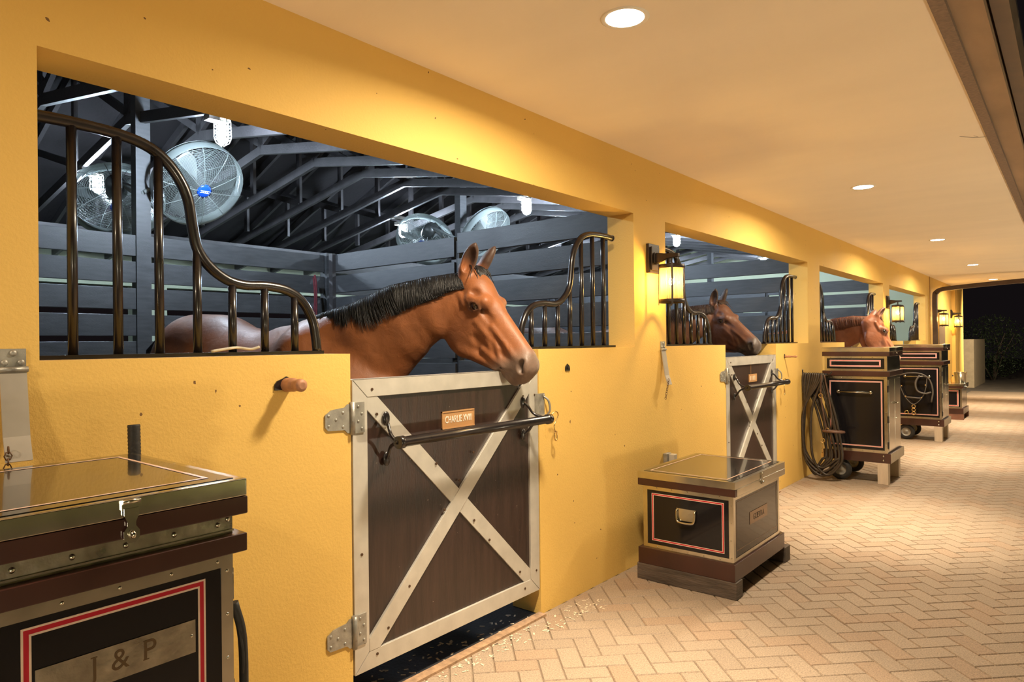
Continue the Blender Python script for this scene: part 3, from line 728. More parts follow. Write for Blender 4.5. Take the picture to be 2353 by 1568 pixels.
# ------------------------------------------------------------------ stall doors
def make_door():
    """origin: hinge-side bottom on the wall face; +y across the opening, +x towards the aisle"""
    t = thing('stall_door', '-', 'stall door', (WX,0,0))
    z0, z1, L, f = .138, 1.335, DR-DL-.012, .075
    m = MB(); m.box((-.045,.012,z0+.01),(-.012,L-.008,z1-.01)); m.build('panel', M_DOORP, t)
    m = MB(); o = .006
    m.add([(0,o,z0),(0,L,z0),(0,L-f,z0+f),(0,o+f,z0+f)],[(0,1,2,3)]); m.add([(0,o,z1),(0,L,z1),(0,L-f,z1-f),(0,o+f,z1-f)],[(0,3,2,1)])
    m = MB()
    def quadbar(pts, x0=-.014, x1=0.): m.prism(pts, x0, x1, 'X')
    g_ = .0015
    quadbar([(o+g_,z0),(L-g_,z0),(L-f-g_,z0+f),(o+f+g_,z0+f)]); quadbar([(o+g_,z1),(o+f+g_,z1-f),(L-f-g_,z1-f),(L-g_,z1)])
    quadbar([(o,z0+g_),(o+f,z0+f+g_),(o+f,z1-f-g_),(o,z1-g_)]); quadbar([(L,z0+g_),(L,z1-g_),(L-f,z1-f-g_),(L-f,z0+f+g_)])
    m.box((-.05,o,z1-.004),(0,L,z1+.0)); m.box((-.05,o,z0),(-.014,L,z0+.006)); m.box((-.05,o,z0),(-.0145,o+.006,z1))
    m.build('frame', M_ALU, t, bevel=.0015, bseg=1)
    # X braces
    A, B_, Cc, Dd = (o+f,z1-f),(L-f,z0+f),(o+f,z0+f),(L-f,z1-f)
    def brace(p, q, x0, x1, hw):
        mm = MB(); d = Vector((q[0]-p[0], q[1]-p[1])).normalized(); n = Vector((-d.y, d.x))*hw
        # clip ends against the inner frame (horizontal cut)
        def edge(s):
            a_ = Vector(p)+n*s; b_ = Vector(q)+n*s
            def at(z): tt = (z-a_.y)/(b_.y-a_.y); return (a_.x+(b_.x-a_.x)*tt, z)
            return at(p[1]), at(q[1])
        (a1,b1),(a2,b2) = edge(1), edge(-1)
        lo_, hi_ = o+f, L-f
        poly = [a1, b1, b2, a2]
        # clip to inner rectangle in y
        def clip(poly, val, keep_gt):
            out = []
            for i in range(len(poly)):
                P_, Q_ = poly[i], poly[(i+1)%len(poly)]
                ins = lambda r: (r[0] >= val-1e-6) if keep_gt else (r[0] <= val+1e-6)
                if ins(P_): out.append(P_)
                if ins(P_) != ins(Q_):
                    tt = (val-P_[0])/(Q_[0]-P_[0]); out.append((val, P_[1]+(Q_[1]-P_[1])*tt))
            return out
        poly = clip(clip(poly, lo_, True), hi_, False)
        mm.prism(poly, x0, x1, 'X'); mm.build('cross_brace', M_ALU, t, bevel=.001, bseg=1)
    brace(A, B_, -.012, -.003, .038); brace(Cc, Dd, -.012, .001, .038)
    sc0 = None
    for (y, z) in [(o+.1,z1-.045),(L-.1,z1-.05),(.04,z1-.16),(L-.03,z1-.14),(.055,.26),(L-.03,.25),(.13,z1-.15),(L-.13,z1-.14),(.62,.83),(.52,.71),(.83,.5),(.3,.42),(.12,.19),(L-.13,.18),(.72,.62),(.18,z0+.14),(L-.17,z0+.14),(.045,.62),(.72,.95),(.47,.93)]:
        if sc0 is None:
            m = MB(); m.cyl((-.001,0,0),(.0025,0,0),.0062,10); sc0 = m.build('screw', mat('rusty_screw', (.10,.055,.03), .5, metal=.6), t); sc = sc0
        else: sc = sc0.copy(); COL.objects.link(sc)
        sc.parent = t; sc.location = (0,y,z)
    # blanket bar with two forked brackets
    r = thing_part('blanket_bar', t)
    zb = 1.078; yb0, yb1 = .155, 1.135; xb = .135
    mb_ = MB(); mb_.tube([(xb,yb0-.03,zb),(xb,yb0,zb),(xb,yb0+.001,zb),(xb,yb1,zb+.0),(xb,yb1+.001,zb),(xb,yb1+.03,zb)], [.026,.026,.0215,.0215,.026,.026], 18); mb_.build('rod', M_IRON, r)
    for yy, s in ((yb0-.03,-1),(yb1+.02,1)):
        mb_ = MB(); y_w = yy-.04*s
        for dz in (.085,-.085):
            mb_.tube(catmull([(.004,y_w-.01*s,zb+dz),(.030,y_w,zb+dz*.75),(.062,y_w+.012*s,zb+dz*.28),(xb,yy,zb)], 5), .0075, 8)
            mb_.sphere((.004,y_w-.012*s,zb+dz), .024, 12, sc=(.35,.8,1.3))
        mb_.build('bracket', M_IRON, r)
    # hinges
    for zc in (1.18,.32):
        hp = MB(); hp.prism([(-.004,zc-.058),(-.004,zc+.058),(-.022,zc+.058),(-.036,zc+.046),(-.100,zc+.040),(-.128,zc+.022),(-.128,zc-.026),(-.115,zc-.040),(-.036,zc-.044),(-.022,zc-.058)], .001, .006, 'X')
        hp.box((0,.010,zc-.062),(.006,.062,zc+.062)); hp.cyl((.008,.0,zc-.066),(.008,.0,zc+.066),.011,12)
        for (yy, zz) in ((-.112,zc+.018),(-.112,zc-.022),(-.045,zc+.026),(-.045,zc-.030),(-.078,zc),(.030,zc+.045),(.048,zc+.015),(.030,zc-.015),(.048,zc-.045)): hp.sphere((.006,yy,zz), .0065, 8, sc=(.6,1,1))
        hp.build('hinge', M_GALV, t)
    # latch
    lp = MB(); lp.box((0,L-.03,1.055),(.006,L+.052,1.20)); lp.cyl((.012,L-.025,1.075),(.012,L+.06,1.075),.009,10); lp.tube(catmull([(.006,L+.04,1.185),(.03,L+.055,1.16),(.035,L+.062,1.11),(.014,L+.062,1.075)],5),.006,8)
    for zz in (1.19,1.06): lp.sphere((.007,L+.045,zz), .007, 8)
    lp.build('latch', M_GALV, t)
    cp = MB(); yq = L+.085
    cp.tube(catmull([(.05,yq-.03,1.085),(.06,yq,1.10),(.055,yq+.025,1.075),(.05,yq+.01,1.045),(.05,yq-.005,1.02),(.05,yq,.985)],5),.0035,8)
    cp.tube([(.05+.0*i, yq+.008+.013*cos(i*pi/6), .965+.026*sin(i*pi/6)) for i in range(12)],.004,8,closed=True)
    cp.build('snap_clip', M_BRASS, t)
    return t
def thing_part(name, parent):
    o = bpy.data.objects.new(name, None); COL.objects.link(o); o.parent = parent; o.empty_display_size = .05; return o
DOOR = make_door(); DOOR.location = (WX, stall_y(0)+DL+.003, 0)
DOOR['label'] = 'brown stall door with silver X brace below the bay horse, nearest the camera'
for k, l in ((1,'brown X braced stall door below the dark horse, with a small plain plate'),(2,'brown X braced stall door of the third stall, hidden behind the tall trunk'),(3,'brown X braced stall door of the farthest stall')):
    d_ = dup(DOOR, (WX, stall_y(k)+DL+.003, 0), label=l)
    if k == 1:
        m = MB(); m.box((-.012,.54,1.10),(-.006,.74,1.17)); m.box((-.012,.60,1.17),(-.010,.603,1.26)); m.build('name_plate', M_PLATE, d_)
        np2 = [c for c in d_.children if c.name.startswith('name_plate') and not c.children][0]
        for i in range(4): m = MB(); m.box((-.006,.575+.035*i,1.115),(-.0052,.584+.035*i,1.155)); m.build('letter', M_WHITE, np2)
m = MB(); m.box((-.012,.520,1.082),(-.007,.732,1.158)); m.box((-.012,.517,1.155),(-.004,.735,1.161)); m.box((-.012,.517,1.079),(-.004,.735,1.085)); m.box((-.012,.517,1.079),(-.005,.522,1.161)); m.box((-.012,.730,1.079),(-.005,.735,1.161))
NP = m.build('name_plate', M_PLATE, DOOR); 
TX = lambda y, z, x: Matrix(((0,0,1,x),(1,0,0,y),(0,1,0,z),(0,0,0,1)))
text_mesh('CHARLIE XVIII', .046, .0006, M_WHITE, 'lettering', TX(.626,1.12,-.0062), NP, xs=.62)

# ------------------------------------------------------------------ wall furniture
def saddle_peg(y, z, lab, wood=True):
    t = thing('wall_peg', lab, 'wall peg', (WX, y, z))
    m = MB(); m.prism([(-.048,-.018),(.048,-.018),(.048,.004),(.038,.016),(.016,.024),(0,.032),(-.016,.024),(-.038,.016),(-.048,.004)], 0, .006, 'X'); m.build('back_plate', M_IRON, t)
    if wood:
        m = MB(); m.tube(catmull([(.004,.0,.0),(.03,.0,.002),(.06,.0,.002),(.085,.0,.002),(.108,0,.0)],4), [.026]*4+[.025]*4+[.020]*4+[.023]*4+[.012], 16); m.build('peg', M_SKINW, t)
    else:
        m = MB(); m.sphere((.01,0,.002), .010, 8); m.build('peg', M_IRON, t)
    return t
saddle_peg(1.415, 1.330, 'rounded wooden peg on a black plate left of the nearest door')
p2_ = saddle_peg(3.226, 1.328, 'small empty black peg plate right of the nearest door', False); [setattr(c, 'scale', (1,.45,.8)) for c in p2_.children]
p3_ = saddle_peg(7.03, 1.310, 'thin wooden peg on the wall right of the second door'); [setattr(c, 'scale', (1.15,.42,.42) if c.name.startswith('peg') else (1,.35,.8)) for c in p3_.children]
def door_strap(y, lab):
    t = thing('door_holdback', lab, 'hinged metal strap', (WX, y, 0), 0, 'hinged metal straps on the pillars')
    m = MB(); m.box((0,-.035,1.425),(.005,.030,1.475)); [m.sphere((.006,yy,zz), .009, 10, sc=(.6,1,1)) for yy, zz in ((-.02,1.437),(.018,1.437),(.0,1.463))]; m.build('top_plate', M_GALV, t)
    m = MB(); m.cyl((.008,-.037,1.418),(.008,.033,1.418),.0085,12); m.build('hinge_pin', M_GALV, t)
    m = MB(); m.prism([(.004,1.412),(.030,1.235),(.052,1.170),(.057,1.172),(.036,1.237),(.010,1.412)], -.032, .030, 'Y'); m.build('strap', mat('dull_aluminium', (.50,.45,.39), .5, metal=.5, noise=.15), t)
    m = MB()
    for i in range(9):
        cz = 1.205-.016*i; m.tube([(.058-.028*(i/9), -.026+.009*cos(q*pi/3)*(i%2)+.002*i*0, cz+.011*sin(q*pi/3)) if i%2 else (.058-.028*(i/9)+.006*cos(q*pi/3), -.026, cz+.011*sin(q*pi/3)) for q in range(6)], .0018, 5, closed=True)
    m.build('chain', mat('rusty_chain', (.16,.09,.05), .6, metal=.6), t)
    return t
door_strap(.575, 'hinged silver strap with a rusty chain on the pillar at the left edge')
door_strap(4.405, 'hinged silver strap hanging on the pillar below the nearest wall lantern')
t = thing('electrical_outlet', 'grey weatherproof outlet box low on the wall behind the small trunk', 'outlet', (WX, 4.43, .63))
m = MB(); m.box((0,-.035,-.05),(.03,.035,.055)); m.build('box', M_GALV, t, bevel=.004); m = MB(); m.box((.03,-.01,-.045),(.075,.035,.05)); m.build('cover', mat('clear_grey_cover', (.5,.45,.38), .3), t, bevel=.005)
t = thing('broom_handle_grip', 'black ribbed rubber grip leaning on the wall behind the nearest trunk', 'handle', (-2.16, .852, 0))
m = MB(); m.tube([(.05,-.012,.7),(.012,-.004,1.13)],.011,10); m.build('shaft', M_RUBBLK, t)
pts_ = []; rr_ = []
for i in range(25): pts_.append((.012-.016*i/24,-.004+.004*i/24,1.12+.125*i/24)); rr_.append(.0165+(.0012 if i%2 else 0))
m = MB(); m.tube(pts_, rr_, 16); m.build('grip', M_RUBBLK, t)
t = thing('cloth_twist', 'pale twisted rag lying on the nearest sill by the grille', 'rag', (-2.33,1.22,SILL+.014))
m = MB(); m.tube(catmull([(.01,-.05,.004),(.015,0,.012),(.0,.05,.016),(.005,.10,.010),(.012,.13,.018)],5), .007, 8, flat=.7); m.build('cloth', M_ROPE, t)
t = thing('hanging_rope', 'maroon rope hanging from the corner post of the nearest stall', 'rope', (-5.82,3.98,2.15))
m = MB(); m.tube(catmull([(0,0,0),(.02,.0,-.2),(0,0,-.45),(.03,0,-.66),(.04,0,-.45),(.045,0,-.1),(.02,0,.02)],5), .010, 7); m.build('loop', M_REDROPE, t)

# ------------------------------------------------------------------ wall lanterns
M_GLASS = bpy.data.materials.new('amber_seeded_glass'); M_GLASS.use_nodes = True
nt = M_GLASS.node_tree; nt.nodes.clear()
out = nt.nodes.new('ShaderNodeOutputMaterial'); mx1 = nt.nodes.new('ShaderNodeMixShader'); tr_ = nt.nodes.new('ShaderNodeBsdfTransparent'); tl = nt.nodes.new('ShaderNodeBsdfTranslucent')
tr_.inputs[0].default_value = (1,.86,.55,1); tl.inputs[0].default_value = (.95,.74,.36,1)
no = nt.nodes.new('ShaderNodeTexNoise'); no.inputs['Scale'].default_value = 260; mr = nt.nodes.new('ShaderNodeMapRange'); mr.inputs['From Min'].default_value = .35; mr.inputs['From Max'].default_value = .65; mr.inputs['To Min'].default_value = .05; mr.inputs['To Max'].default_value = .17
nt.links.new(no.outputs['Fac'], mr.inputs['Value']); nt.links.new(mr.outputs['Result'], mx1.inputs[0]); nt.links.new(tr_.outputs[0], mx1.inputs[1]); nt.links.new(tl.outputs[0], mx1.inputs[2]); nt.links.new(mx1.outputs[0], out.inputs[0])
M_BULB = emit_mat('warm_bulb', (1,.68,.28), E_LAN)
def make_lantern():
    t = thing('wall_lantern', '-', 'wall lantern', (WX,0,2.05), 0, 'amber glass lanterns on the wall')
    m = MB(); m.box((0,-.075,-.105),(.022,.075,.095)); m.box((.022,-.055,-.085),(.034,.055,.075)); m.box((.034,-.03,-.035),(.044,.03,.035)); m.build('back_plate', M_BRONZE, t, bevel=.003)
    m = MB(); m.prism([(.03,-.045),(.03,.035),(.125,.022),(.205,.018),(.205,-.004),(.125,-.010)], -.014, .014, 'Y'); m.build('arm', M_BRONZE, t, bevel=.002)
    zt_ = -.055
    m = MB(); xc = .150; m.tube(catmull([(xc,0,.0),(xc,0,-.02),(xc,0,-.042)],3), .007, 8)
    for a_ in (0, pi/2, pi, 3*pi/2): m.bar((xc,0,-.045),(xc+.078*cos(a_+.5),.078*sin(a_+.5),-.055),.010,.006)
    m.lathe([(.0001,zt_+.0),(.080,zt_-.002),(.080,zt_-.006),(.0001,zt_-.006)], 36, mtx=Matrix.Translation((xc,0,0))); m.build('hanger', M_BRONZE, t)
    R_, zt, zb = .082, -.055, -.315
    mt = Matrix.Translation((xc,0,0))
    m = MB(); m.lathe([(R_-.004,zt),(R_+.003,zt),(R_+.003,zt-.026),(R_-.004,zt-.026),(R_-.004,zt)], 36, mtx=mt); m.build('top_ring', M_BRONZE, t)
    m = MB(); m.lathe([(R_-.004,zb+.026),(R_+.003,zb+.026),(R_+.003,zb),(R_-.004,zb),(R_-.004,zb+.026)], 36, mtx=mt); m.build('bottom_ring', M_BRONZE, t)
    for i in range(4):
        a_ = .5+i*pi/2; m = MB(); c_, s_ = cos(a_), sin(a_)
        m.bar((xc+(R_+.004)*c_,(R_+.004)*s_,zt+.006),(xc+(R_+.004)*c_,(R_+.004)*s_,zb-.014),.012,.004,up=(c_,s_,0)); m.build('strap', M_BRONZE, t)
    m = MB(); m.lathe([(R_-.006,zt-.004),(R_-.006,zb+.004)], 40, mtx=mt); m.build('glass', M_GLASS, t)
    m = MB(); m.sphere((xc,0,-.170), .017, 14, sc=(1,1,1.5)); m.build('bulb', M_BULB, t)
    m = MB(); m.cyl((xc,0,-.045),(xc,0,-.135),.011,12); m.build('socket', M_BRONZE, t)
    return t
LAN = make_lantern(); LANY = [4.255, 11.93, 16.75, 19.05]
LL = ['amber glass lantern on the first yellow pillar, nearest the camera','amber glass lantern on the pillar beside the farthest stall','amber glass lantern just beyond the brown arch','farthest amber glass lantern by the dark end of the aisle']
for i, y in enumerate(LANY):
    if i == 0: LAN.location = (WX,y,2.05); LAN['label'] = LL[0]
    else: dup(LAN, (WX,y,2.05), label=LL[i])
# ------------------------------------------------------------------ recessed downlights
M_LENS = emit_mat('downlight_lens', (1,.93,.80), 14)
def make_down():
    t = thing('recessed_downlight', '-', 'ceiling light', (-1.325,0,CEIL), 0, 'round recessed lights along the aisle ceiling')
    m = MB(); m.lathe([(.074,-.002),(.088,-.005),(.094,-.001),(.094,.0)], 40); m.build('trim_ring', mat('cream_trim', (.85,.78,.66), .5), t)
    m = MB(); m.lathe([(.0001,-.003),(.05,-.003),(.076,-.0015)], 40); m.build('lens', M_LENS, t); return t
DN = make_down(); DNY = [2.314, 6.16, 10.10, 14.0, 17.8]
DLb = ['round ceiling light nearest the camera at the top of the view','second round ceiling light from the camera, right of the nearest lantern','third round ceiling light along the aisle','fourth round ceiling light along the aisle','farthest round ceiling light just above the brown arch']
for i, y in enumerate(DNY):
    if i == 0: DN.location = (-1.325,y,CEIL); DN['label'] = DLb[0]
    else: dup(DN, (-1.325,y,CEIL), label=DLb[i])
# ------------------------------------------------------------------ caged barn lights
M_COOL = emit_mat('cool_bulb_glass', (.68,.83,1.0), E_COOL)
def make_cage():
    t = thing('caged_barn_light', '-', 'caged light', (0,0,0), 0, 'white caged lights hung under the trusses')
    m = MB(); m.lathe([(.0001,.115),(.045,.11),(.058,.10),(.058,.080),(.0001,.080)], 24); m.cyl((0,0,.11),(0,0,.16),.022,12); m.build('cap', M_GALV, t)
    m = MB(); m.lathe([(.0001,.08),(.041,.078),(.041,-.045),(.035,-.072),(.018,-.088),(.0001,-.092)], 24); m.build('glass_jar', M_COOL, t)
    m = MB()
    for a_ in range(6):
        c_, s_ = cos(a_*pi/3), sin(a_*pi/3); m.tube([(.058*c_,.058*s_,.085),(.060*c_,.060*s_,-.045),(.046*c_,.046*s_,-.082),(.012*c_,.012*s_,-.104)], .0038, 6)
    for z, r_ in ((.04,.060),(-.005,.060),(-.048,.060)): m.tube([(r_*cos(q*pi/10), r_*sin(q*pi/10), z) for q in range(20)], .0038, 6, closed=True)
    m.build('wire_cage', M_GALV, t); return t
CG = make_cage(); CGP = [(-4.80,2.52,3.045),(-7.25,2.54,3.055),(-4.90,6.24,3.065),(-7.13,6.32,3.045),(-4.80,9.92,3.06),(-7.3,10.1,3.06),(-4.80,13.8,3.06),(-7.3,13.9,3.06)]
CL = ['bright caged light high above the round fan in the nearest stall','caged light seen between the bars of the left grille','caged light above the right end of the long partition','caged light above the partition near the horse ears','caged light at the upper left corner of the second stall opening','caged light behind the back wall of the third stall','caged light inside the pale green farthest stall','caged light behind the back wall of the farthest stall']
for i, p in enumerate(CGP):
    if i == 0: CG.location = p; CG['label'] = CL[0]; c_ = CG
    else: c_ = dup(CG, p, label=CL[i])
    m = MB(); zt = KZ-.165*abs(p[0]-KX)-p[2]
    m.cyl((0,0,.15),(0,0,zt+.02),.012,8); dy = -.06+.62*round((p[1]+.06)/.62)-p[1]; m.box((-.04,min(-.03,dy-.02),zt-.03),(.04,max(.03,dy+.02),zt+.012)); m.build('conduit', M_GALV, c_)
# ------------------------------------------------------------------ barn fans
def make_fan():
    """local +z is the air direction"""
    t = thing('barn_fan', '-', 'fan', (0,0,0), 0, 'round wire cage fans on the stall posts')
    R_ = .375; m = MB()
    def dome(r, s): return s*(.075*(1-(r/R_)**2)**.5+.05) if s > 0 else -(.095*(1-(r/R_)**2)**.5+.05)
    for i in range(34):
        r = .07+(R_-.07)*i/33; m.tube([(r*cos(q*2*pi/44), r*sin(q*2*pi/44), dome(min(r,R_-.001),1)) for q in range(44)], .0017, 4, closed=True)
    for a_ in range(10):
        c_, s_ = cos(a_*pi/5), sin(a_*pi/5); m.tube([(r*c_, r*s_, dome(min(r,R_-.001),1)) for r in np.linspace(.05,R_,9)], .0032, 5)
    m.build('front_cage', M_WIRE, t)
    m = MB()
    for i in range(16):
        r = .12+(R_-.12)*i/15; m.tube([(r*cos(q*2*pi/40), r*sin(q*2*pi/40), dome(min(r,R_-.001),-1)) for q in range(40)], .0016, 4, closed=True)
    for a_ in range(10):
        c_, s_ = cos(a_*pi/5), sin(a_*pi/5); m.tube([(r*c_, r*s_, dome(min(r,R_-.001),-1)) for r in np.linspace(.08,R_,8)], .003, 5)
    m.build('rear_cage', M_WIRE, t)
    m = MB(); m.lathe([(R_+.002,.05),(R_+.006,.02),(R_+.006,-.02),(R_+.002,-.05),(R_-.003,-.05),(R_-.003,.05),(R_+.002,.05)], 44); m.build('rim', M_WIRE, t)
    m = MB(); m.lathe([(.0001,.130),(.045,.130),(.060,.122),(.062,.112),(.0001,.110)], 28); b_ = m.build('badge', M_BLUE, t)
    m = MB(); m.box((-.042,-.012,.1302),(.042,-.006,.1312)); m.box((-.042,.006,.1302),(.042,.012,.1312)); [m.box((-.030+.016*i,-.004,.1302),(-.022+.016*i,.004,.1312)) for i in range(4)]; m.build('badge_marks', M_WHITE, b_)
    for i in range(3):
        m = MB(); a0 = i*2*pi/3; vs = []; fs = []
        for q in range(7):
            r = .05+.28*q/6; wd = .35+.25*sin(pi*q/6)
            for e, zz in ((-1,-.028),(1,.028)):
                an = a0+e*wd*.5+.25*q/6; vs.append((r*cos(an), r*sin(an), zz*(1-.3*q/6))); 
        for q in range(6): fs.append((2*q,2*q+1,2*q+3,2*q+2))
        vs2 = [(x,y,z-.003) for x,y,z in vs]; m.add(vs+vs2, fs+[tuple(j+14 for j in f)[::-1] for f in fs]+[(0,14,15,1),(12,13,27,26)], 0, True); m.build('blade', M_FANG, t)
    m = MB(); m.lathe([(.0001,-.06),(.075,-.07),(.085,-.10),(.082,-.22),(.06,-.26),(.0001,-.27)], 24); m.build('motor', mat('dark_motor', (.05,.055,.055), .4, metal=.3), t)
    return t
def aim(o, d):
    o.rotation_mode = 'QUATERNION'; o.rotation_quaternion = Vector(d).to_track_quat('Z', 'Y')
FAN = make_fan(); FP = [((-5.50,2.82,2.87),(.78,.07,-.62)),((-6.50,2.44,2.78),(-.80,.36,-.48)),((-5.50,6.52,2.87),(.78,.07,-.62)),((-6.50,6.14,2.84),(-.80,.36,-.48))]
FL = ['round wire cage fan with a blue badge behind the left grille','dark backed round fan seen from behind, left of the blue badged fan','fan with a pale cage peeking over the partition below the caged light','silver fan drum peeking over the partition right of the far caged light']
for i, (p, d) in enumerate(FP):
    o = FAN if i == 0 else dup(FAN, label=FL[i])
    if i == 0: o['label'] = FL[0]
    if i in (0, 2): p = (p[0]-.30, p[1], p[2])
    o.location = p; aim(o, d)
    # mounting arm back to the post
    inv = Vector(d).to_track_quat('Z','Y').inverted(); pm = Vector((REARX+.04, 2.418+(0 if i < 2 else PITCH), 2.75))
    m = MB(); m.tube([(0,0,-.26), inv @ (pm-Vector(p))], .018, 8); m.build('mounting_arm', M_FANG, o)
# ------------------------------------------------------------------ tack trunks
def rect_frame(mb, plane, d, a0, b0, a1, b1, w_, th=.0008, mi=0):
    """thin inlaid rectangle: plane 'X+' (a=y,b=z) 'Y-' (a=x,b=z) 'Z+' (a=x,b=y) at depth d"""
    for (p0,q0,p1,q1) in ((a0,b0,a1,b0+w_),(a0,b1-w_,a1,b1),(a0,b0+w_,a0+w_,b1-w_),(a1-w_,b0+w_,a1,b1-w_)):
        if plane == 'X+': mb.box((d,p0,q0),(d+th,p1,q1),mi)
        elif plane == 'Y-': mb.box((p0,d-th,q0),(p1,d,q1),mi)
        else: mb.box((p0,q0,d),(p1,q1,d+th),mi)
def stripes(parent, plane, d, a0, b0, a1, b1, w_=.016, e=.003, red=M_RED, name='pinstripe'):
    m = MB(); rect_frame(m, plane, d, a0, b0, a1, b1, w_, .0006, 0)
    rect_frame(m, plane, d+(0 if plane == 'Y-' else 0), a0, b0, a1, b1, e, .0010, 1)
    rect_frame(m, plane, d, a0+w_-e, b0+w_-e, a1-w_+e, b1-w_+e, e, .0010, 1)
    m.build(name, [red, M_PINK], parent)
def edge_trim(parent, x0, y0, x1, y1, z0, z1, t_=.028, th=.0022, mat_=None, name='metal_edging'):
    m = MB(); e = th
    for (cx, sx) in ((x0,1),(x1,-1)):
        for (cy, sy) in ((y0,1),(y1,-1)):
            m.box((min(cx-sx*e,cx+sx*t_),min(cy-sy*e,cy),z0),(max(cx-sx*e,cx+sx*t_),max(cy-sy*e,cy),z1)); m.box((min(cx-sx*e,cx),min(cy,cy+sy*t_),z0),(max(cx-sx*e,cx),max(cy,cy+sy*t_),z1))
    for za, zb in ((z0,z0+t_),(z1-t_,z1)):
        m.box((x0+t_,y0-e,za),(x1-t_,y0,zb)); m.box((x0+t_,y1,za),(x1-t_,y1+e,zb)); m.box((x0-e,y0+t_,za),(x0,y1-t_,zb)); m.box((x1,y0+t_,za),(x1+e,y1-t_,zb))
    return m.build(name, mat_ or M_STEEL, parent)
def rivets(parent, pts, r=.0055, nx=(1,0,0), name='rivet'):
    m = MB(); m.sphere((0,0,0), r, 8, sc=(.5 if nx[0] else 1, .5 if nx[1] else 1, 1)); o = m.build(name, M_STEEL, parent)
    for i, p in enumerate(pts):
        c = o if i == 0 else o.copy()
        if i: COL.objects.link(c); c.parent = parent
        c.location = p
def hasp(parent, x, y, z, h=.085, s=1.):
    m = MB(); m.box((x,y-.018*s,z-.022*s),(x+.006,y+.018*s,z-.002)); m.cyl((x+.006,y-.017*s,z-.006),(x+.006,y+.017*s,z-.006),.005*s,10)
    prof = [(-.014,-.02),(-.014,-.034),(-.008,-.048),(-.008,-.056),(-.015,-.066),(-.015,-.080),(-.006,-.090),(.006,-.090),(.015,-.080),(.015,-.066),(.008,-.056),(.008,-.048),(.014,-.034),(.014,-.02)]
    m.prism([(y+a*s,z+b*s) for a,b in prof], x+.004, x+.008, 'X'); m.sphere((x+.012,y,z-.073*s), .009*s, 10, sc=(1,.7,1)); return m.build('hasp', M_STEEL, parent)
# --- tall trunk with the J & P plate, close to the camera on the left
t = thing('tack_trunk', 'tall black tack trunk with a J & P plate, nearest the camera on the left', 'tack trunk', (-1.795,.568,0), 0, 'black tack trunks standing along the wall')
def LB(a, b): return (a[0]+1.795,a[1]-.568,a[2]),(b[0]+1.795,b[1]-.568,b[2])
x0, x1, y0, y1 = -.300, .285, -.238, .236
m = MB(); m.box((x0,y0,.10),(x1,y1,.996)); body = m.build('body', M_BLACKB, t)
m = MB(); m.box((x0-.02,y0-.02,0),(x1+.02,y1+.02,.10)); m.build('plinth', M_MAHOG, t, bevel=.004)
edge_trim(t, x0, y0, x1, y1, .10, .996, .026)
stripes(t, 'X+', x1, -.174, .20, .174, .955, .017, .004)
rivets(t, [(x1+.002,-.210+.103*i,.985) for i in range(5)]+[(x1+.002,y1-.012,.96-.10*i) for i in range(8)], .0042)
m = MB(); m.box((x0-.01,y0-.024,1.002),(x1+.026,y1+.026,1.044)); m.build('lower_moulding', M_MAHOG, t, bevel=.003)
m = MB(); m.box((x0,y0,.996),(x1+.002,y1+.002,1.09)); m.build('band', M_BRUSH, t)
m = MB(); m.box((x1+.002,y0,1.050),(x1+.006,y1+.004,1.054)); m.build('band_bead', M_STEEL, t)
rivets(t, [(x1+.003,-.187+.0975*i,1.069) for i in range(5)]+[(x1+.003,.226,1.078)], .0062)
m = MB(); m.box((x0-.01,y0-.024,1.088),(x1+.026,y1+.028,1.129)); m.build('upper_moulding', M_MAHOG, t, bevel=.003)
lid = thing_part('lid', t)
m = MB(); m.box((x0-.010,y0-.024,1.1295),(x1+.026,y1+.026,1.170)); m.build('lid_edge', M_STEEL, lid, bevel=.003)
m = MB(); m.box((x0+.010,y0-.002,1.1700),(x1+.004,y1+.004,1.1715)); m.build('lid_panel', M_BLACKL, lid)
stripes(lid, 'Z+', 1.1716, x0+.045, y0+.03, x1-.035, y1-.035, .008, .003)
hasp(t, x1+.026, .008, 1.170)
m = MB(); m.box((x1,-.152,.800),(x1+.0025,.150,.872)); pl = m.build('name_plate', M_BRUSH, t)
serif_text('J & P', .060, .0005, M_ENGR, TX(.002,.834,x1+.0027), pl, xs=.95, gap=.20)
rivets(t, [(x1+.003,.141,.838),(x1+.003,-.143,.838)], .0035)
for zz in (.92,.66): m = MB(); m.cyl((x1-.02,y1+.008,zz-.036),(x1-.02,y1+.008,zz+.036),.007,10); m.box((x1-.034,y1,zz-.034),(x1-.006,y1+.004,zz+.034)); m.build('door_hinge', M_IRON, t)
t2 = thing('hanging_lead_rope', 'black lead rope hanging down the side of the nearest trunk', 'rope', (-1.62,.825,.9))
m = MB(); m.tube(catmull([(.08,.0,-.03),(.085,.018,-.12),(.07,.028,-.30),(.06,.026,-.50),(.02,.03,-.60),(.0,.03,-.45),(-.01,.022,-.2),(.0,.012,-.02)],5), .011, 8); m.tube(catmull([(.08,0,-.03),(.095,.012,-.14),(.09,.015,-.2)],4), .004, 6); m.build('rope', M_RUBBLK, t2)

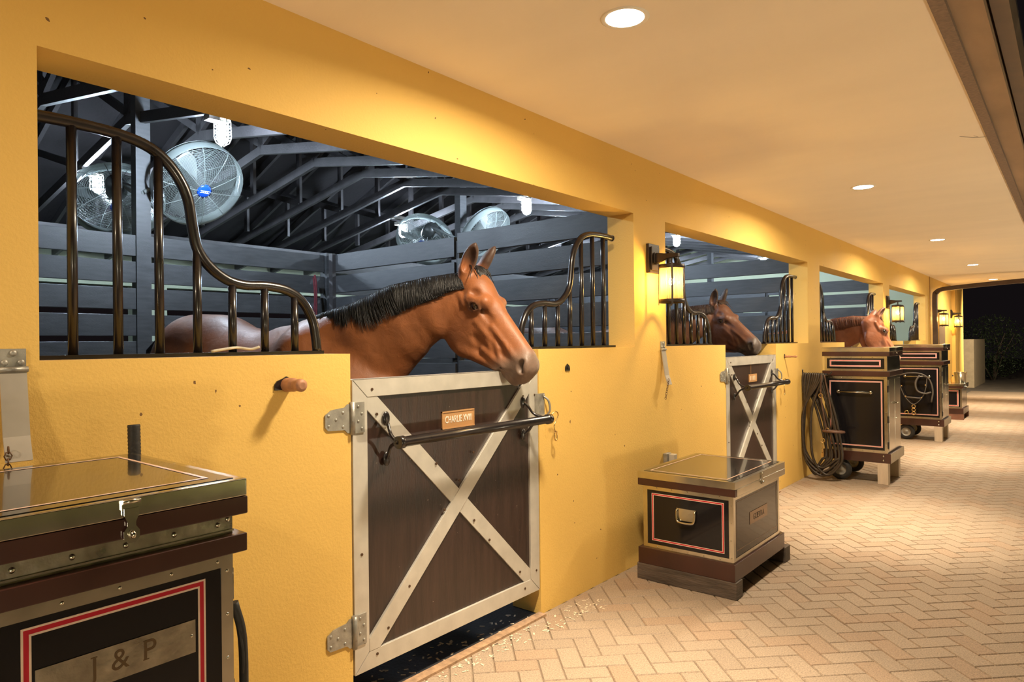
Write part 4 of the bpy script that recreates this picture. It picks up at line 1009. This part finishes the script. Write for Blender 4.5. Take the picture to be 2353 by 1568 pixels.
# --- low trunk with the GUERRA plate
t = thing('tack_trunk', 'low square black tack trunk with a GUERRA plate and a side handle', 'tack trunk', (-1.805,4.2,0), 0, 'black tack trunks standing along the wall')
x0, x1, y0, y1 = -.278, .293, -.395, .375
for yy in (-.417,.43):
    m = MB(); m.box((-.318,yy,0),(.315,yy+.098,.100)); m.build('skid', M_WOODG, t, bevel=.004)
m = MB(); m.box((-.308,-.417,.100),(.307,.44,.200)); m.build('base', M_MAHOG, t, bevel=.003)
m = MB(); m.box((x0,y0,.2),(x1,y1,.585)); m.build('body', M_BLACKB, t)
edge_trim(t, x0, y0, x1, y1, .2, .585, .026)
stripes(t, 'Y-', y0, x0+.055, .248, x1-.055, .540, .013, .003)
m = MB(); rect_frame(m, 'X+', x1, y0+.045, .262, y1-.05, .545, .0035); m.build('side_line', mat('dim_line', (.22,.14,.08), .4), t)
rivets(t, [(x0+.09+.1*i,y0-.003,.574) for i in range(5)]+[(x1-.013,y0-.003,.23+.1*i) for i in range(4)]+[(x0+.09+.1*i,y0-.003,.214) for i in range(5)], .004, (0,1,0))
m = MB(); m.box((x0-.028,y0-.025,.585),(x1+.022,y1+.06,.628)); m.build('upper_moulding', M_MAHOG, t, bevel=.003)
lid = thing_part('lid', t)
m = MB(); m.box((x0-.028,y0-.026,.6285),(x1+.022,y1+.062,.670)); m.box((x1+.022,y0,.588),(x1+.024,y1+.06,.628)); m.build('lid_edge', M_STEEL, lid, bevel=.003)
m = MB(); m.box((x0,y0+.005,.670),(x1-.005,y1+.035,.6715)); m.build('lid_panel', M_BLACKL, lid)
stripes(lid, 'Z+', .6716, x0+.03, y0+.03, x1-.045, y1+.005, .007, .003)
hasp(t, x1+.022, .0, .668, s=.8)
m = MB(); m.box((x1,-.145,.372),(x1+.002,.155,.446)); pl = m.build('name_plate', mat('bronze_plate', (.20,.13,.08), .25, metal=.8), t)
serif_text('GUERRA', .050, .0005, mat('dark_letter', (.05,.03,.018), .5), TX(.005,.408,x1+.0022), pl, xs=.92, gap=.14)
hd_ = thing_part('side_handle', t); m = MB()
cx, cz = .005, .435
m.prism([(cx-.062,cz+.036),(cx+.062,cz+.036),(cx+.058,cz-.010),(cx+.045,cz-.036),(cx-.045,cz-.036),(cx-.058,cz-.010)], y0-.003, y0, 'Y'); m.build('handle_plate', M_STEEL, hd_)
m = MB(); m.tube(catmull([(cx-.058,y0-.010,cz+.030),(cx-.056,y0-.014,cz-.02),(cx-.045,y0-.018,cz-.042),(cx,y0-.020,cz-.046),(cx+.045,y0-.018,cz-.042),(cx+.056,y0-.014,cz-.02),(cx+.058,y0-.010,cz+.030)],4), .006, 10); m.build('bail', M_STEEL, hd_)

# --- tall wheeled trunks further down
M_RED2 = mat('faded_pinstripe', (.60,.17,.18), .35)
def tall_trunk(y, lab, L=.68):
    t = thing('tack_trunk', lab, 'tack trunk', (-1.765,y,0), 0, 'black tack trunks standing along the wall')
    x0, x1, y0, y1 = -.290, .300, .012, L-.02
    for yy in (.02,L-.125):
        m = MB(); m.box((.205,yy-.02,0),(.302,yy+.075,.217)); m.build('leg', M_WOODW, t, bevel=.003)
    m = MB(); m.box((-.31,0,.217),(.328,L,.315)); m.box((.328,0,.217),(.330,L,.315),1); m.build('base', [M_MAHOG, M_WOODW], t, bevel=.002, bseg=1)
    rivets(t, [(.262,-.002,.288),(.262,-.002,.243)], .010, (0,1,0))
    for yy in (.05,L-.10):
        wv = thing_part('wheel', t); mt = Matrix.Translation((-.155,yy,.112)) @ Matrix.Rotation(pi/2, 4, 'X')
        m = MB(); m.lathe([(.062,-.028),(.085,-.032),(.104,-.022),(.112,0),(.104,.022),(.085,.032),(.062,.028)], 32, mtx=mt); m.build('tyre', M_RUBBLK, wv)
        m = MB(); m.lathe([(.0001,-.016),(.02,-.018),(.03,-.006),(.055,-.010),(.064,-.024),(.064,.024),(.055,.010),(.03,.006),(.02,.018),(.0001,.016)], 28, mtx=mt); m.build('hub', M_GALV, wv)
    m = MB(); m.box((x0,y0,.315),(x1,y1,1.092)); m.build('body', M_BLACKB, t)
    edge_trim(t, x0, y0, x1, y1, .315, 1.092, .028)
    stripes(t, 'Y-', y0, x0+.045, .372, x1-.045, 1.045, .013, .003, M_RED2)
    for yy in (0, 1):
        a_ = y0+.03+yy*(y1-y0-.06)/2; b_ = a_+(y1-y0-.06)/2-.006
        m = MB(); m.box((x1,a_,.345),(x1+.010,b_,1.062)); d_ = m.build('cabinet_door', mat('polished_side', (.60,.56,.47), .22, metal=1., noise=.1, nscale=4, bump=.06, bscale=7), t, bevel=.002, bseg=1)
        if yy == 0:
            m = MB(); m.box((x1+.010,b_-.05,.80),(x1+.020,b_+.0,.825)); m.cyl((x1+.02,b_-.01,.81),(x1+.05,b_-.01,.81),.006,8); m.cyl((x1+.02,b_-.045,.655),(x1+.035,b_-.045,.655),.006,8); m.build('door_latch', M_STEEL, d_)
    for zz in (.97,.66,.40): m = MB(); m.box((x1-.002,y0-.004,zz-.035),(x1+.013,y0+.03,zz+.035)); m.build('door_hinge', M_IRON, t, bevel=.002, bseg=1)
    m = MB(); zz = .928; [m.sphere((xx,y0-.012,zz), .020, 12, sc=(1,.7,1)) for xx in (-.155,.150)]; m.cyl((-.155,y0-.030,zz),(.150,y0-.030,zz),.008,10); [m.cyl((xx,y0,zz),(xx,y0-.034,zz),.009,10) for xx in (-.155,.150)]; m.build('pull_bar', M_STEEL, t)
    m = MB(); m.box((-.312,-.006,1.095),(.328,L,1.148)); m.build('lower_moulding', M_MAHOG, t, bevel=.003)
    m = MB(); m.box((x0,y0,1.148),(x1,y1,1.300)); m.build('upper_body', M_BLACKB, t)
    m = MB(); m.box((x1+.0,y0+.02,1.155),(x1+.004,y1-.02,1.292)); m.build('upper_side', M_STEEL, t)
    edge_trim(t, x0, y0, x1, y1, 1.148, 1.300, .022)
    stripes(t, 'Y-', y0, x0+.05, 1.192, x1-.055, 1.262, .015, .003, M_RED2)
    m = MB(); m.box((-.312,-.006,1.300),(.328,L,1.345)); m.build('upper_moulding', M_MAHOG, t, bevel=.003)
    m = MB(); m.box((-.314,-.008,1.3452),(.330,L+.002,1.390)); m.build('lid', M_STEEL, t, bevel=.003)
    hasp(t, .330, L*.42, 1.388, s=.8)
    rivets(t, [(x0+.06+.1*i,y0-.003,z_) for i in range(6) for z_ in (1.287,1.161,1.076,.33)]+[(x1-.014,y0-.003,.4+.11*i) for i in range(7)], .0045, (0,1,0))
    return t
tall_trunk(7.717, 'tall wheeled black trunk with a bar handle beside the coiled lines')
TD = tall_trunk(11.37, 'tall wheeled black trunk with a halter hanging on its bar handle')
# --- low trunk far down the aisle
t = thing('tack_trunk', 'farthest low black tack trunk, with a bucket standing on top', 'tack trunk', (-1.85,15.0,0), 0, 'black tack trunks standing along the wall')
x0, x1, y0, y1 = -.27, .27, -.33, .40
for yy in (-.356,.38): m = MB(); m.box((-.25,yy,0),(.295,yy+.1,.10)); m.build('skid', mat('reddish_timber',(.20,.085,.05),.6,noise=.3), t)
m = MB(); m.box((-.28,-.35,.10),(.295,.44,.20)); m.build('base', M_MAHOG, t)
m = MB(); m.box((x0,y0,.2),(x1,y1,.57)); m.build('body', M_BLACKB, t); edge_trim(t, x0, y0, x1, y1, .2, .57, .026)
stripes(t, 'Y-', y0, x0+.05, .24, x1-.05, .53, .022, .006)
m = MB(); m.box((x0-.02,y0-.03,.57),(x1+.025,y1+.05,.605)); m.build('upper_moulding', M_MAHOG, t)
m = MB(); m.box((x0-.02,y0-.032,.6052),(x1+.027,y1+.052,.645)); m.build('lid', M_STEEL, t)
hasp(t, x1+.027, .0, .642, s=.8)
t = thing('metal_bucket', 'small steel bucket standing on the farthest low trunk', 'bucket', (-1.66,15.25,.6452))
m = MB(); m.lathe([(.085,0),(.105,.19),(.110,.192),(.110,.185),(.101,.185),(.082,.004),(.0001,.004)], 28); m.lathe([(.0001,.0),(.085,0)], 28); m.build('pail', M_STEEL, t)
m = MB(); m.tube([(.109*cos(q*pi/12),.03*0+.109*sin(q*pi/12),.186-.02*sin(q*pi/12)) for q in range(13)], .003, 6); m.build('handle', M_GALV, t)
bt = []
for i, (dx, dy, lb) in enumerate(((-.10,-.16,'small amber bottle left of the bucket on the farthest trunk'),(-.02,-.12,'small amber bottle close beside the bucket on the farthest trunk'))):
    t = thing('spray_bottle', lb, 'bottle', (-1.73+dx,15.1+dy,.6452), 0, 'small bottles on the farthest trunk')
    m = MB(); m.lathe([(.0001,0),(.028,0),(.030,.01),(.030,.08),(.012,.11),(.010,.125),(.0001,.125)], 16); m.build('bottle_body', mat('amber_plastic', (.65,.33,.06), .35), t)
    m = MB(); m.cyl((0,0,.125),(0,0,.145),.012,10); m.build('cap', M_RUBBLK, t)

# ------------------------------------------------------------------ coiled lines and halters
t = thing('line_hook_bar', 'short iron bar between wall and trunk that carries the coiled lines', 'hook', (-2.25,7.62,1.11))
m = MB(); m.cyl((0,0,.0),(.25,0,0),.010,8); m.sphere((.0,0,0),.022,10); m.tube([(0,0,0),(.0,-.01,.03),(.004,-.015,.05)],.008,6); m.tube(catmull([(.25,0,0),(.27,0,.0),(.29,0,.03)],3),.008,6); m.build('bar', M_IRON, t)
t = thing('coiled_lines', 'thick dark coiled lines hanging from the bar down to the paving', 'coiled rope', (-2.25,7.60,1.1))
rs = np.random.default_rng(3); m = MB()
for i in range(10):
    xt = .025+.022*i; sp = .05+.015*rs.random(); zb = -1.045+.035*(i % 3)+.02*rs.random()
    xl = max(.02, xt-.02-.12*rs.random()-.01*i); xr = min(.37, xt+.10+.20*rs.random())
    if i == 9: xr = .40; zb = -1.03
    yo = -.012-.004*i+.02*rs.random()
    m.tube(catmull([(xt,yo,.018),(xt-.012,yo-.012,-.06),(xl+.012,yo-.02,-.35),(xl,yo-.022,-.70),(xl+.035,yo-.02,zb+.12),((xl+xr)/2,yo-.018,zb),(xr-.04,yo-.012,zb+.09),(xr,yo-.005,-.80),((xr+xt)/2+.02,yo+.01,-.40),(xt+.012,yo+.014,-.06)],5,closed=True), .0125, 8, closed=True)
m.build('coil', M_LEATH, t)
def ring(m, c, r, rr, ax='Y', n=16):
    m.tube([(c[0]+r*cos(q*2*pi/n), c[1], c[2]+r*sin(q*2*pi/n)) if ax == 'Y' else (c[0]+r*cos(q*2*pi/n), c[1]+r*sin(q*2*pi/n), c[2]) for q in range(n)], rr, 6, closed=True)
t = thing('halter', 'brown leather halter with brass fittings hanging in front of the coiled lines', 'halter', (-2.04,7.545,1.09), 0, 'leather halters')
m = MB(); m.tube(catmull([(.0,0,.02),(.0,-.02,-.1),(.0,-.024,-.22),(.02,-.024,-.36),(.055,-.03,-.55)],5), .013, 8, flat=.35); m.tube(catmull([(.03,0,.02),(.055,-.01,-.12),(.09,-.02,-.3),(.10,-.02,-.50)],5), .011, 8, flat=.4); m.build('cheek_strap', M_HALT, t)
m = MB(); m.tube([(.12+.10*cos(q*2*pi/20),-.03+.05*sin(q*2*pi/20),-.56) for q in range(20)], .012, 8, closed=True); m.build('noseband', M_HALT, t)
m = MB(); ring(m, (0,-.034,-.195), .020, .004); ring(m, (.06,-.035,-.545), .016, .004); ring(m, (.01,-.03,-.66), .022, .004); m.tube(catmull([(.01,-.03,-.68),(.016,-.03,-.73),(.008,-.03,-.79)],4), .005, 6); m.box((-.003,-.035,-.83),(.022,-.027,-.79)); m.build('buckle', M_BRASS, t)
t = thing('halter', 'dark halter with pale straps hanging on the second tall trunk', 'halter', (-1.80,11.30,.93), 0, 'leather halters')
m = MB(); m.tube(catmull([(-.19,-.01,-.06),(-.15,-.014,-.20),(-.10,-.016,-.31),(.0,-.02,-.40),(.10,-.016,-.31),(.15,-.014,-.18),(.17,-.01,.0)],5), .011, 8, flat=.5); m.tube([(-.10,-.02,-.30),(.10,-.02,-.31)], .012, 8); m.tube(catmull([(-.17,-.01,.02),(-.05,-.03,.05),(.1,-.03,.04),(.20,-.02,-.04),(.24,-.02,-.2),(.22,-.02,-.36)],5), .010, 8); m.tube(catmull([(.08,-.02,.02),(.03,-.03,-.08),(.05,-.035,-.2),(.14,-.03,-.24),(.22,-.02,-.22)],5), .012, 8); m.build('strap', mat('grey_strap', (.10,.085,.075), .5), t)
m = MB(); [ring(m, c, .022, .006) for c in ((0,-.02,-.43),(.0,-.02,-.48),(.0,-.02,-.53),(-.09,-.02,-.52))]; [m.sphere(c, .012, 8) for c in ((-.10,-.02,-.29),(.10,-.02,-.30),(.15,-.014,-.12),(-.15,-.014,-.14))]; m.build('buckle', M_BRASS, t)

rs = np.random.default_rng(9); m = MB()
for i in range(150):
    yy = 1.75+1.6*rs.random()**.6; xx = -2.20+.10*rs.random()**2+(.10*rs.random() if yy > 2.8 else 0); a_ = rs.random()*pi; l_ = .004+.009*rs.random(); w_ = l_*.35; zz = (.0125 if xx < -2.21 else .0012)
    c_, s_ = cos(a_), sin(a_); q = [(xx+c_*l_*u-s_*w_*v, yy+s_*l_*u+c_*w_*v) for u, v in ((-1,-1),(1,-1),(1,1),(-1,1))]
    m.add([(x,y,zz) for x,y in q]+[(x,y,zz+.0012) for x,y in q], [(0,3,2,1),(4,5,6,7),(0,1,5,4),(1,2,6,5),(2,3,7,6),(3,0,4,7)])
for i in range(60):
    yy = 1.8+1.1*rs.random(); xx = -2.28-.16*rs.random(); a_ = rs.random()*pi; l_ = .004+.010*rs.random(); w_ = l_*.4; c_, s_ = cos(a_), sin(a_)
    q = [(xx+c_*l_*u-s_*w_*v, yy+s_*l_*u+c_*w_*v) for u, v in ((-1,-1),(1,-1),(1,1),(-1,1))]
    m.add([(x,y,-.0035) for x,y in q]+[(x,y,-.0022) for x,y in q], [(0,3,2,1),(4,5,6,7),(0,1,5,4),(1,2,6,5),(2,3,7,6),(3,0,4,7)])
tag(m.build('wood_shavings', mat('pale_shaving', (.66,.54,.40), .8)), 'pale wood shavings scattered along the threshold of the nearest door', 'wood shavings', kind='stuff')
# ------------------------------------------------------------------ arch, end of the aisle, outdoors
t = thing('brown_arch', 'dark brown rounded arch frame spanning the far end of the aisle', 'arch', (-2.17,16.1,0))
prof = catmull([(0,0,0),(0,0,1.6),(0,0,2.30),(.03,0,2.405),(.10,0,2.452),(.25,0,2.475),(.8,0,2.515),(1.45,0,2.55),(1.9,0,2.56)], 6)
m = MB()
vs = []; fs = []
for i, q in enumerate(prof):
    d = (prof[min(i+1,len(prof)-1)]-prof[max(i-1,0)]).normalized(); n_ = Vector((d.z,0,-d.x))
    vs += [q+n_*.04+Vector((0,-.06,0)), q+n_*.04+Vector((0,.06,0)), q-n_*.04+Vector((0,.06,0)), q-n_*.04+Vector((0,-.06,0))]
for i in range(len(prof)-1):
    for j in range(4): fs.append((4*i+j, 4*i+(j+1)%4, 4*i+4+(j+1)%4, 4*i+4+j))
m.add(vs, fs+[(0,1,2,3),tuple(len(vs)-4+j for j in range(4))])
m.build('frame', mat('arch_brown', (.085,.050,.036), .5, noise=.3), t)
w = MB(); w.box((WX,17.1,0),(WX+.02,17.95,2.02)); w.box((WX+.02,17.86,.98),(WX+.05,17.89,1.06),1); tag(w.build('door_1', [mat('far_door_brown', (.22,.15,.09), .6, noise=.2), M_GALV]), kind='structure')
t = tag(MB().box((-.3,-1.3,0),(.3,1.9,1.45)).build('garden_wall', mat('beige_render', (.48,.38,.25), .85, noise=.15), origin=None), 'low beige rendered wall standing in the dark beyond the aisle', 'low wall'); t.location = (-2.62,25.8,-.012)
rs = np.random.default_rng(21)
M_LEAF = mat('dark_leaf', (.045,.075,.028), .5, noise=.5, nscale=3)
M_BARK = mat('bark', (.10,.075,.055), .85, noise=.4, nscale=20)
def leaves(mb, n, cen, rad, size):
    for i in range(n):
        d = rs.normal(0,1,3); d /= np.linalg.norm(d); p = np.array(cen)+d*np.array(rad)*(rs.random()**.35)
        a_ = rs.normal(0,1,3); a_ /= np.linalg.norm(a_); b_ = np.cross(a_, rs.normal(0,1,3)); b_ /= np.linalg.norm(b_); s_ = size*(.6+.8*rs.random()); nn = np.cross(a_, b_)
        mb.add([p-a_*s_, p-b_*s_*.4+nn*s_*.1, p+a_*s_, p+b_*s_*.4+nn*s_*.1, p-nn*s_*.04], [(0,1,2,3),(0,3,2,4)], 0)
def shrub(x, y, r, h_, n, lab, sz=.05):
    t = thing('shrub', lab, 'shrub', (x,y,-.1), 0, 'dark shrubs beyond the barn')
    m = MB(); leaves(m, n, (0,0,h_*.55), (r,r,h_*.5), sz); m.build('foliage', M_LEAF, t)
    m = MB(); [m.tube([(0,0,0),(r*.3*rs.normal(),r*.3*rs.normal(),h_*.4),(r*.6*rs.normal(),r*.6*rs.normal(),h_*.75)],[.03,.02,.008],6) for _ in range(7)]; m.build('stem', M_BARK, t)
shrub(-2.2,29.2,1.1,2.3,3200,'leafy dark shrub behind the low beige wall at the end',.04)
shrub(.8,32.0,1.6,1.6,2400,'broad low shrub in the darkness beyond the paving',.045)
shrub(-13.5,3.0,1.1,2.0,1200,'dark shrub seen through the gaps of the left board wall')
shrub(-13.8,6.4,1.2,1.9,1200,'dark shrub outside beyond the middle of the barn')
t = thing('night_tree', 'bare twiggy branches at the upper right edge beyond the gutter', 'tree', (2.6,5.2,-.1))
m = MB(); m.tube(catmull([(0,0,0),(.05,0,1.5),(-.2,-.2,2.8),(-.8,-.5,3.6),(-1.6,-.9,4.1)],4), [.16]*4+[.13]*4+[.10]*4+[.05]*4+[.02], 10); m.build('trunk', M_BARK, t)
m = MB()
for i in range(46):
    s_ = Vector((-1.2-1.2*rs.random(), -1.6+2.2*rs.random(), 3.35+1.0*rs.random())); e_ = s_+Vector((rs.normal(-.25,.25),rs.normal(0,.4),rs.normal(-.1,.25))); mm_ = (s_+e_)/2+Vector((rs.normal(0,.06),rs.normal(0,.06),rs.normal(0,.08)))
    m.tube(catmull([Vector((-.8,-.5,3.6)) if i % 3 == 0 else s_+Vector((.3,.2,.1)), s_, mm_, e_],3), [.016]*3+[.012]*3+[.008]*3+[.003], 5)
m.build('branch', mat('pale_twig', (.25,.20,.15), .8), t)
m = MB(); leaves(m, 160, (-2.3,-.3,3.15), (.35,1.2,.4), .04); m.build('foliage', mat('fresh_leaf', (.16,.26,.05), .5), t)
t = thing('ceiling_twig', 'tiny dry twig hanging out of the soffit trim at upper right', 'twig', (-.41,5.1,CEIL-.012))
m = MB(); m.tube([(0,0,0),(-.05,-.05,-.004),(-.12,-.12,-.002)],.0012,5); m.tube([(-.03,-.03,-.003),(-.05,-.10,-.006)],.001,5); m.build('stem', M_BARK, t)
t = thing('floodlight', 'small floodlight glowing under the branches at the far right', 'floodlight', (-.52,20.2,2.725))
m = MB(); m.cyl((0,0,.0),(0,0,-.07),.02,10); m.tube([(0,0,-.05),(-.02,-.05,-.10)],.015,8); m.lathe([(.0001,.05),(.04,.04),(.065,-.03),(.06,-.035)],20,mtx=Matrix.Translation((-.03,-.09,-.13))); m.build('housing', M_WOODW, t)
m = MB(); m.lathe([(.0001,-.028),(.058,-.030)],20,mtx=Matrix.Translation((-.03,-.09,-.13))); m.build('lamp_face', emit_mat('flood_face', (1,.85,.6), 14), t)
w = MB(); w.box((-.62,19.6,CEIL+.0),(-.42,20.5,CEIL+.08)); tag(w.build('trim_5', M_FASC), kind='structure')

# ------------------------------------------------------------------ lights
def light(kind, name, loc, energy, col, size=.05, **kw):
    l = bpy.data.lights.new(name, kind); l.energy = energy; l.color = col
    if kind in ('POINT','SPOT'): l.shadow_soft_size = size
    for k_, v_ in kw.items(): setattr(l, k_, v_)
    o = bpy.data.objects.new(name, l); COL.objects.link(o); o.location = loc; return o
rs = np.random.default_rng(31); M_HEDGE = mat('hedge_leaf', (.31,.31,.12), .6, noise=.5, nscale=14)
M_FLF = emit_mat('fill_lamp_face', (1,.85,.62), 14)
for i in range(5):
    y0_ = -7.5+4.8*i; hg = thing('clipped_hedge', ['green clipped hedge behind the viewer beside the paving','green clipped hedge opposite the nearest trunk','green clipped hedge opposite the nearest stall door','green clipped hedge opposite the wheeled trunks','green clipped hedge toward the far end of the paving'][i], 'hedge', (4.0,y0_+2.4,-.03), 0, 'clipped hedge across the paving')
    m = MB(); N_ = 30; nz_ = 14; vs = []; fs = []
    for q in range(N_+1):
        for z in range(nz_+1): vs.append((-.35+.05*rs.random()-.06*sin(q*1.7)*sin(z*1.3), -2.38+4.76*q/N_, 2.1*z/nz_))
    for q in range(N_):
        for z in range(nz_): k_ = q*(nz_+1)+z; fs.append((k_,k_+1,k_+nz_+2,k_+nz_+1))
    m.add(vs, fs, 0); m.box((-.30,-2.38,0),(.5,2.38,2.08))
    for q in range(900):
        y_ = -2.38+4.76*rs.random(); z_ = 2.12*rs.random(); s_ = .035*(.6+.8*rs.random()); a_ = rs.normal(0,1,3); a_ /= np.linalg.norm(a_); b_ = np.cross(a_, rs.normal(0,1,3)); b_ /= np.linalg.norm(b_); pp = np.array([-.40+.08*rs.random(), y_, z_])
        m.add([pp-a_*s_, pp-b_*s_*.4, pp+a_*s_, pp+b_*s_*.4], [(0,1,2,3)], 0)
    m.build('foliage', M_HEDGE, hg)
def fill_lamp(y):  # unseen lamp added to brighten the ceiling, with a wash on the hedge
    t = thing('unseen_fill_lamp', 'low unseen fill lamp added at the edge of the paving, tilted up to the eaves', 'floodlight', (2.4,y,-.02), 0, 'unseen fill lamps added along the paving edge')
    m = MB(); m.cyl((0,0,0),(0,0,.14),.012,8); m.build('spike', M_BRONZE, t)
    rt = Matrix.Translation((0,0,.2)) @ Matrix.Rotation(radians(-48), 4, 'Y')
    m = MB(); m.lathe([(.0001,-.08),(.05,-.07),(.08,.03),(.075,.03),(.0001,-.04)], 20, mtx=rt); m.build('housing', M_BRONZE, t)
    m = MB(); m.lathe([(.0001,.022),(.072,.024)], 20, mtx=rt); m.build('lamp_face', M_FLF, t)
    o = light('SPOT', 'ceiling_fill_beam', (2.4-.05,y,.24), E_FILL, (1,.85,.63), .12, spot_size=radians(115), spot_blend=.7)
    o.rotation_euler = Vector((-.74,0,.67)).to_track_quat('-Z','Y').to_euler()
    o = light('SPOT', 'hedge_wash', (2.4,y,.26), E_FILL*2.3, (1,.88,.62), .10, spot_size=radians(130), spot_blend=.8); o.rotation_euler = Vector((.8,0,.5)).to_track_quat('-Z','Y').to_euler()
WARM = (1.0,.84,.60); COOL = (.66,.83,1.0); AMB = (1.0,.66,.26)
for i, y in enumerate([-1.53]+DNY):
    light('AREA', 'downlight_beam', (-1.325,y,CEIL-.008), E_SPOT, WARM, shape='DISK', size=.13, spread=radians(168))
    light('SPOT', 'downlight_core', (-1.325,y,CEIL-.012), E_CORE, WARM, .06, spot_size=radians(60), spot_blend=.75)
fb = light('SPOT', 'flood_beam', (-.58,20.12,2.50), 260, (1,.82,.56), .05, spot_size=radians(130), spot_blend=.8); fb.rotation_euler = Vector((-.30,.75,-.45)).to_track_quat('-Z','Y').to_euler()
for y in (-4.2,-.9,4.7,8.9,12.7,16.5): fill_lamp(y)
wd = bpy.data.worlds.new('night'); SC.world = wd; wd.use_nodes = True
bg = wd.node_tree.nodes['Background']; bg.inputs[0].default_value = (.14,.105,.12,1); bg.inputs[1].default_value = .010
# ------------------------------------------------------------------ the three horses
M_EYE = mat('eye_gloss', (.02,.009,.005), .04, coat=1.)
M_MANE_BLK = mat('mane_black', (.012,.011,.013), .42, noise=.4, nscale=40)
M_MANE_BRN = mat('mane_brown', (.055,.028,.018), .5, noise=.4, nscale=40)
M_MANE_CH = mat('mane_chestnut', (.18,.055,.02), .5, noise=.4, nscale=40)
M_COAT = attr_mat('horse_coat', 'coat', .52, coat=.10, noise=.12, nscale=16, bump=.30, bscale=420, sheen=.1)
def nk(top, bot, wd):
    t = np.array(top, float); b = np.array(bot, float)
    return ((t+b)/2, np.linalg.norm(t-b)/2, wd, (t-b)/np.linalg.norm(t-b))
NECK1 = [nk((-2.545,2.61,1.845),(-2.53,2.60,1.60),.072), nk((-2.675,2.545,1.83),(-2.64,2.565,1.505),.080), nk((-2.868,2.46,1.795),(-2.79,2.535,1.385),.098), nk((-3.096,2.40,1.705),(-2.95,2.47,1.20),.13), nk((-3.40,2.33,1.62),(-3.10,2.40,.98),.18)]
HORSE1 = make_horse('bay horse with a black mane leaning its head over the door with the name plate', (-3.7,2.3,0), (-2.452,2.662,1.868), (.41,.04,-.475), 0., NECK1,
    (-3.36,2.33,1.62), (-4.32,2.17,1.66), (.27,.088,.026), (.02,.014,.012), None,
    dict(muzzle=(.17,.115,.085), ear=(.045,.022,.015), mat=M_COAT, eye=M_EYE, mane=M_MANE_BLK, mane_end=4.95), mane_len=.27, fine=.005)

def shift(N, d0, d1):
    out = []
    for i, n in enumerate(N):
        f = i/(len(N)-1); out.append((np.array(n[0])+np.array(d0)*(1-f)+np.array(d1)*f, n[1], n[2], n[3]))
    return out
HORSE2 = make_horse('dark bay horse in the second stall resting its muzzle above the door', (-3.95,6.13,0), (-2.745,6.56,1.857), (.75,-.21,-.61), -.04, shift(NECK1, (-.29,3.89,-.01), (-.25,3.83,0)),
    (-3.61,6.16,1.62), (-4.57,6.0,1.66), (.13,.046,.020), (.015,.011,.010), None,
    dict(muzzle=(.06,.045,.038), ear=(.03,.015,.010), mat=M_COAT, eye=M_EYE, mane=M_MANE_BRN, mane_end=4.95, strands=1800, hair=.0026), mane_len=.22, fine=.0075, coarse=.026, seed=2)
NECK3 = [nk((-2.11,9.95,1.775),(-2.09,9.95,1.52),.075), nk((-2.28,9.93,1.785),(-2.24,9.93,1.43),.085), nk((-2.48,9.92,1.76),(-2.42,9.93,1.32),.10), nk((-2.78,9.93,1.69),(-2.68,9.93,1.15),.13), nk((-3.08,9.94,1.61),(-2.86,9.94,.98),.18)]
HORSE3 = make_horse('chestnut horse in the third stall looking away down the aisle', (-3.5,9.95,0), (-2.03,9.99,1.775), (.42,.31,-.86), .25, NECK3,
    (-3.15,9.95,1.60), (-4.1,9.85,1.62), (.27,.080,.026), (.16,.05,.02), None,
    dict(muzzle=(.36,.19,.12), ear=(.14,.05,.025), mat=M_COAT, eye=M_EYE, mane=M_MANE_CH, mane_end=4.95, strands=2200, hair=.0028), mane_len=.27, fine=.0085, coarse=.028, seed=3)
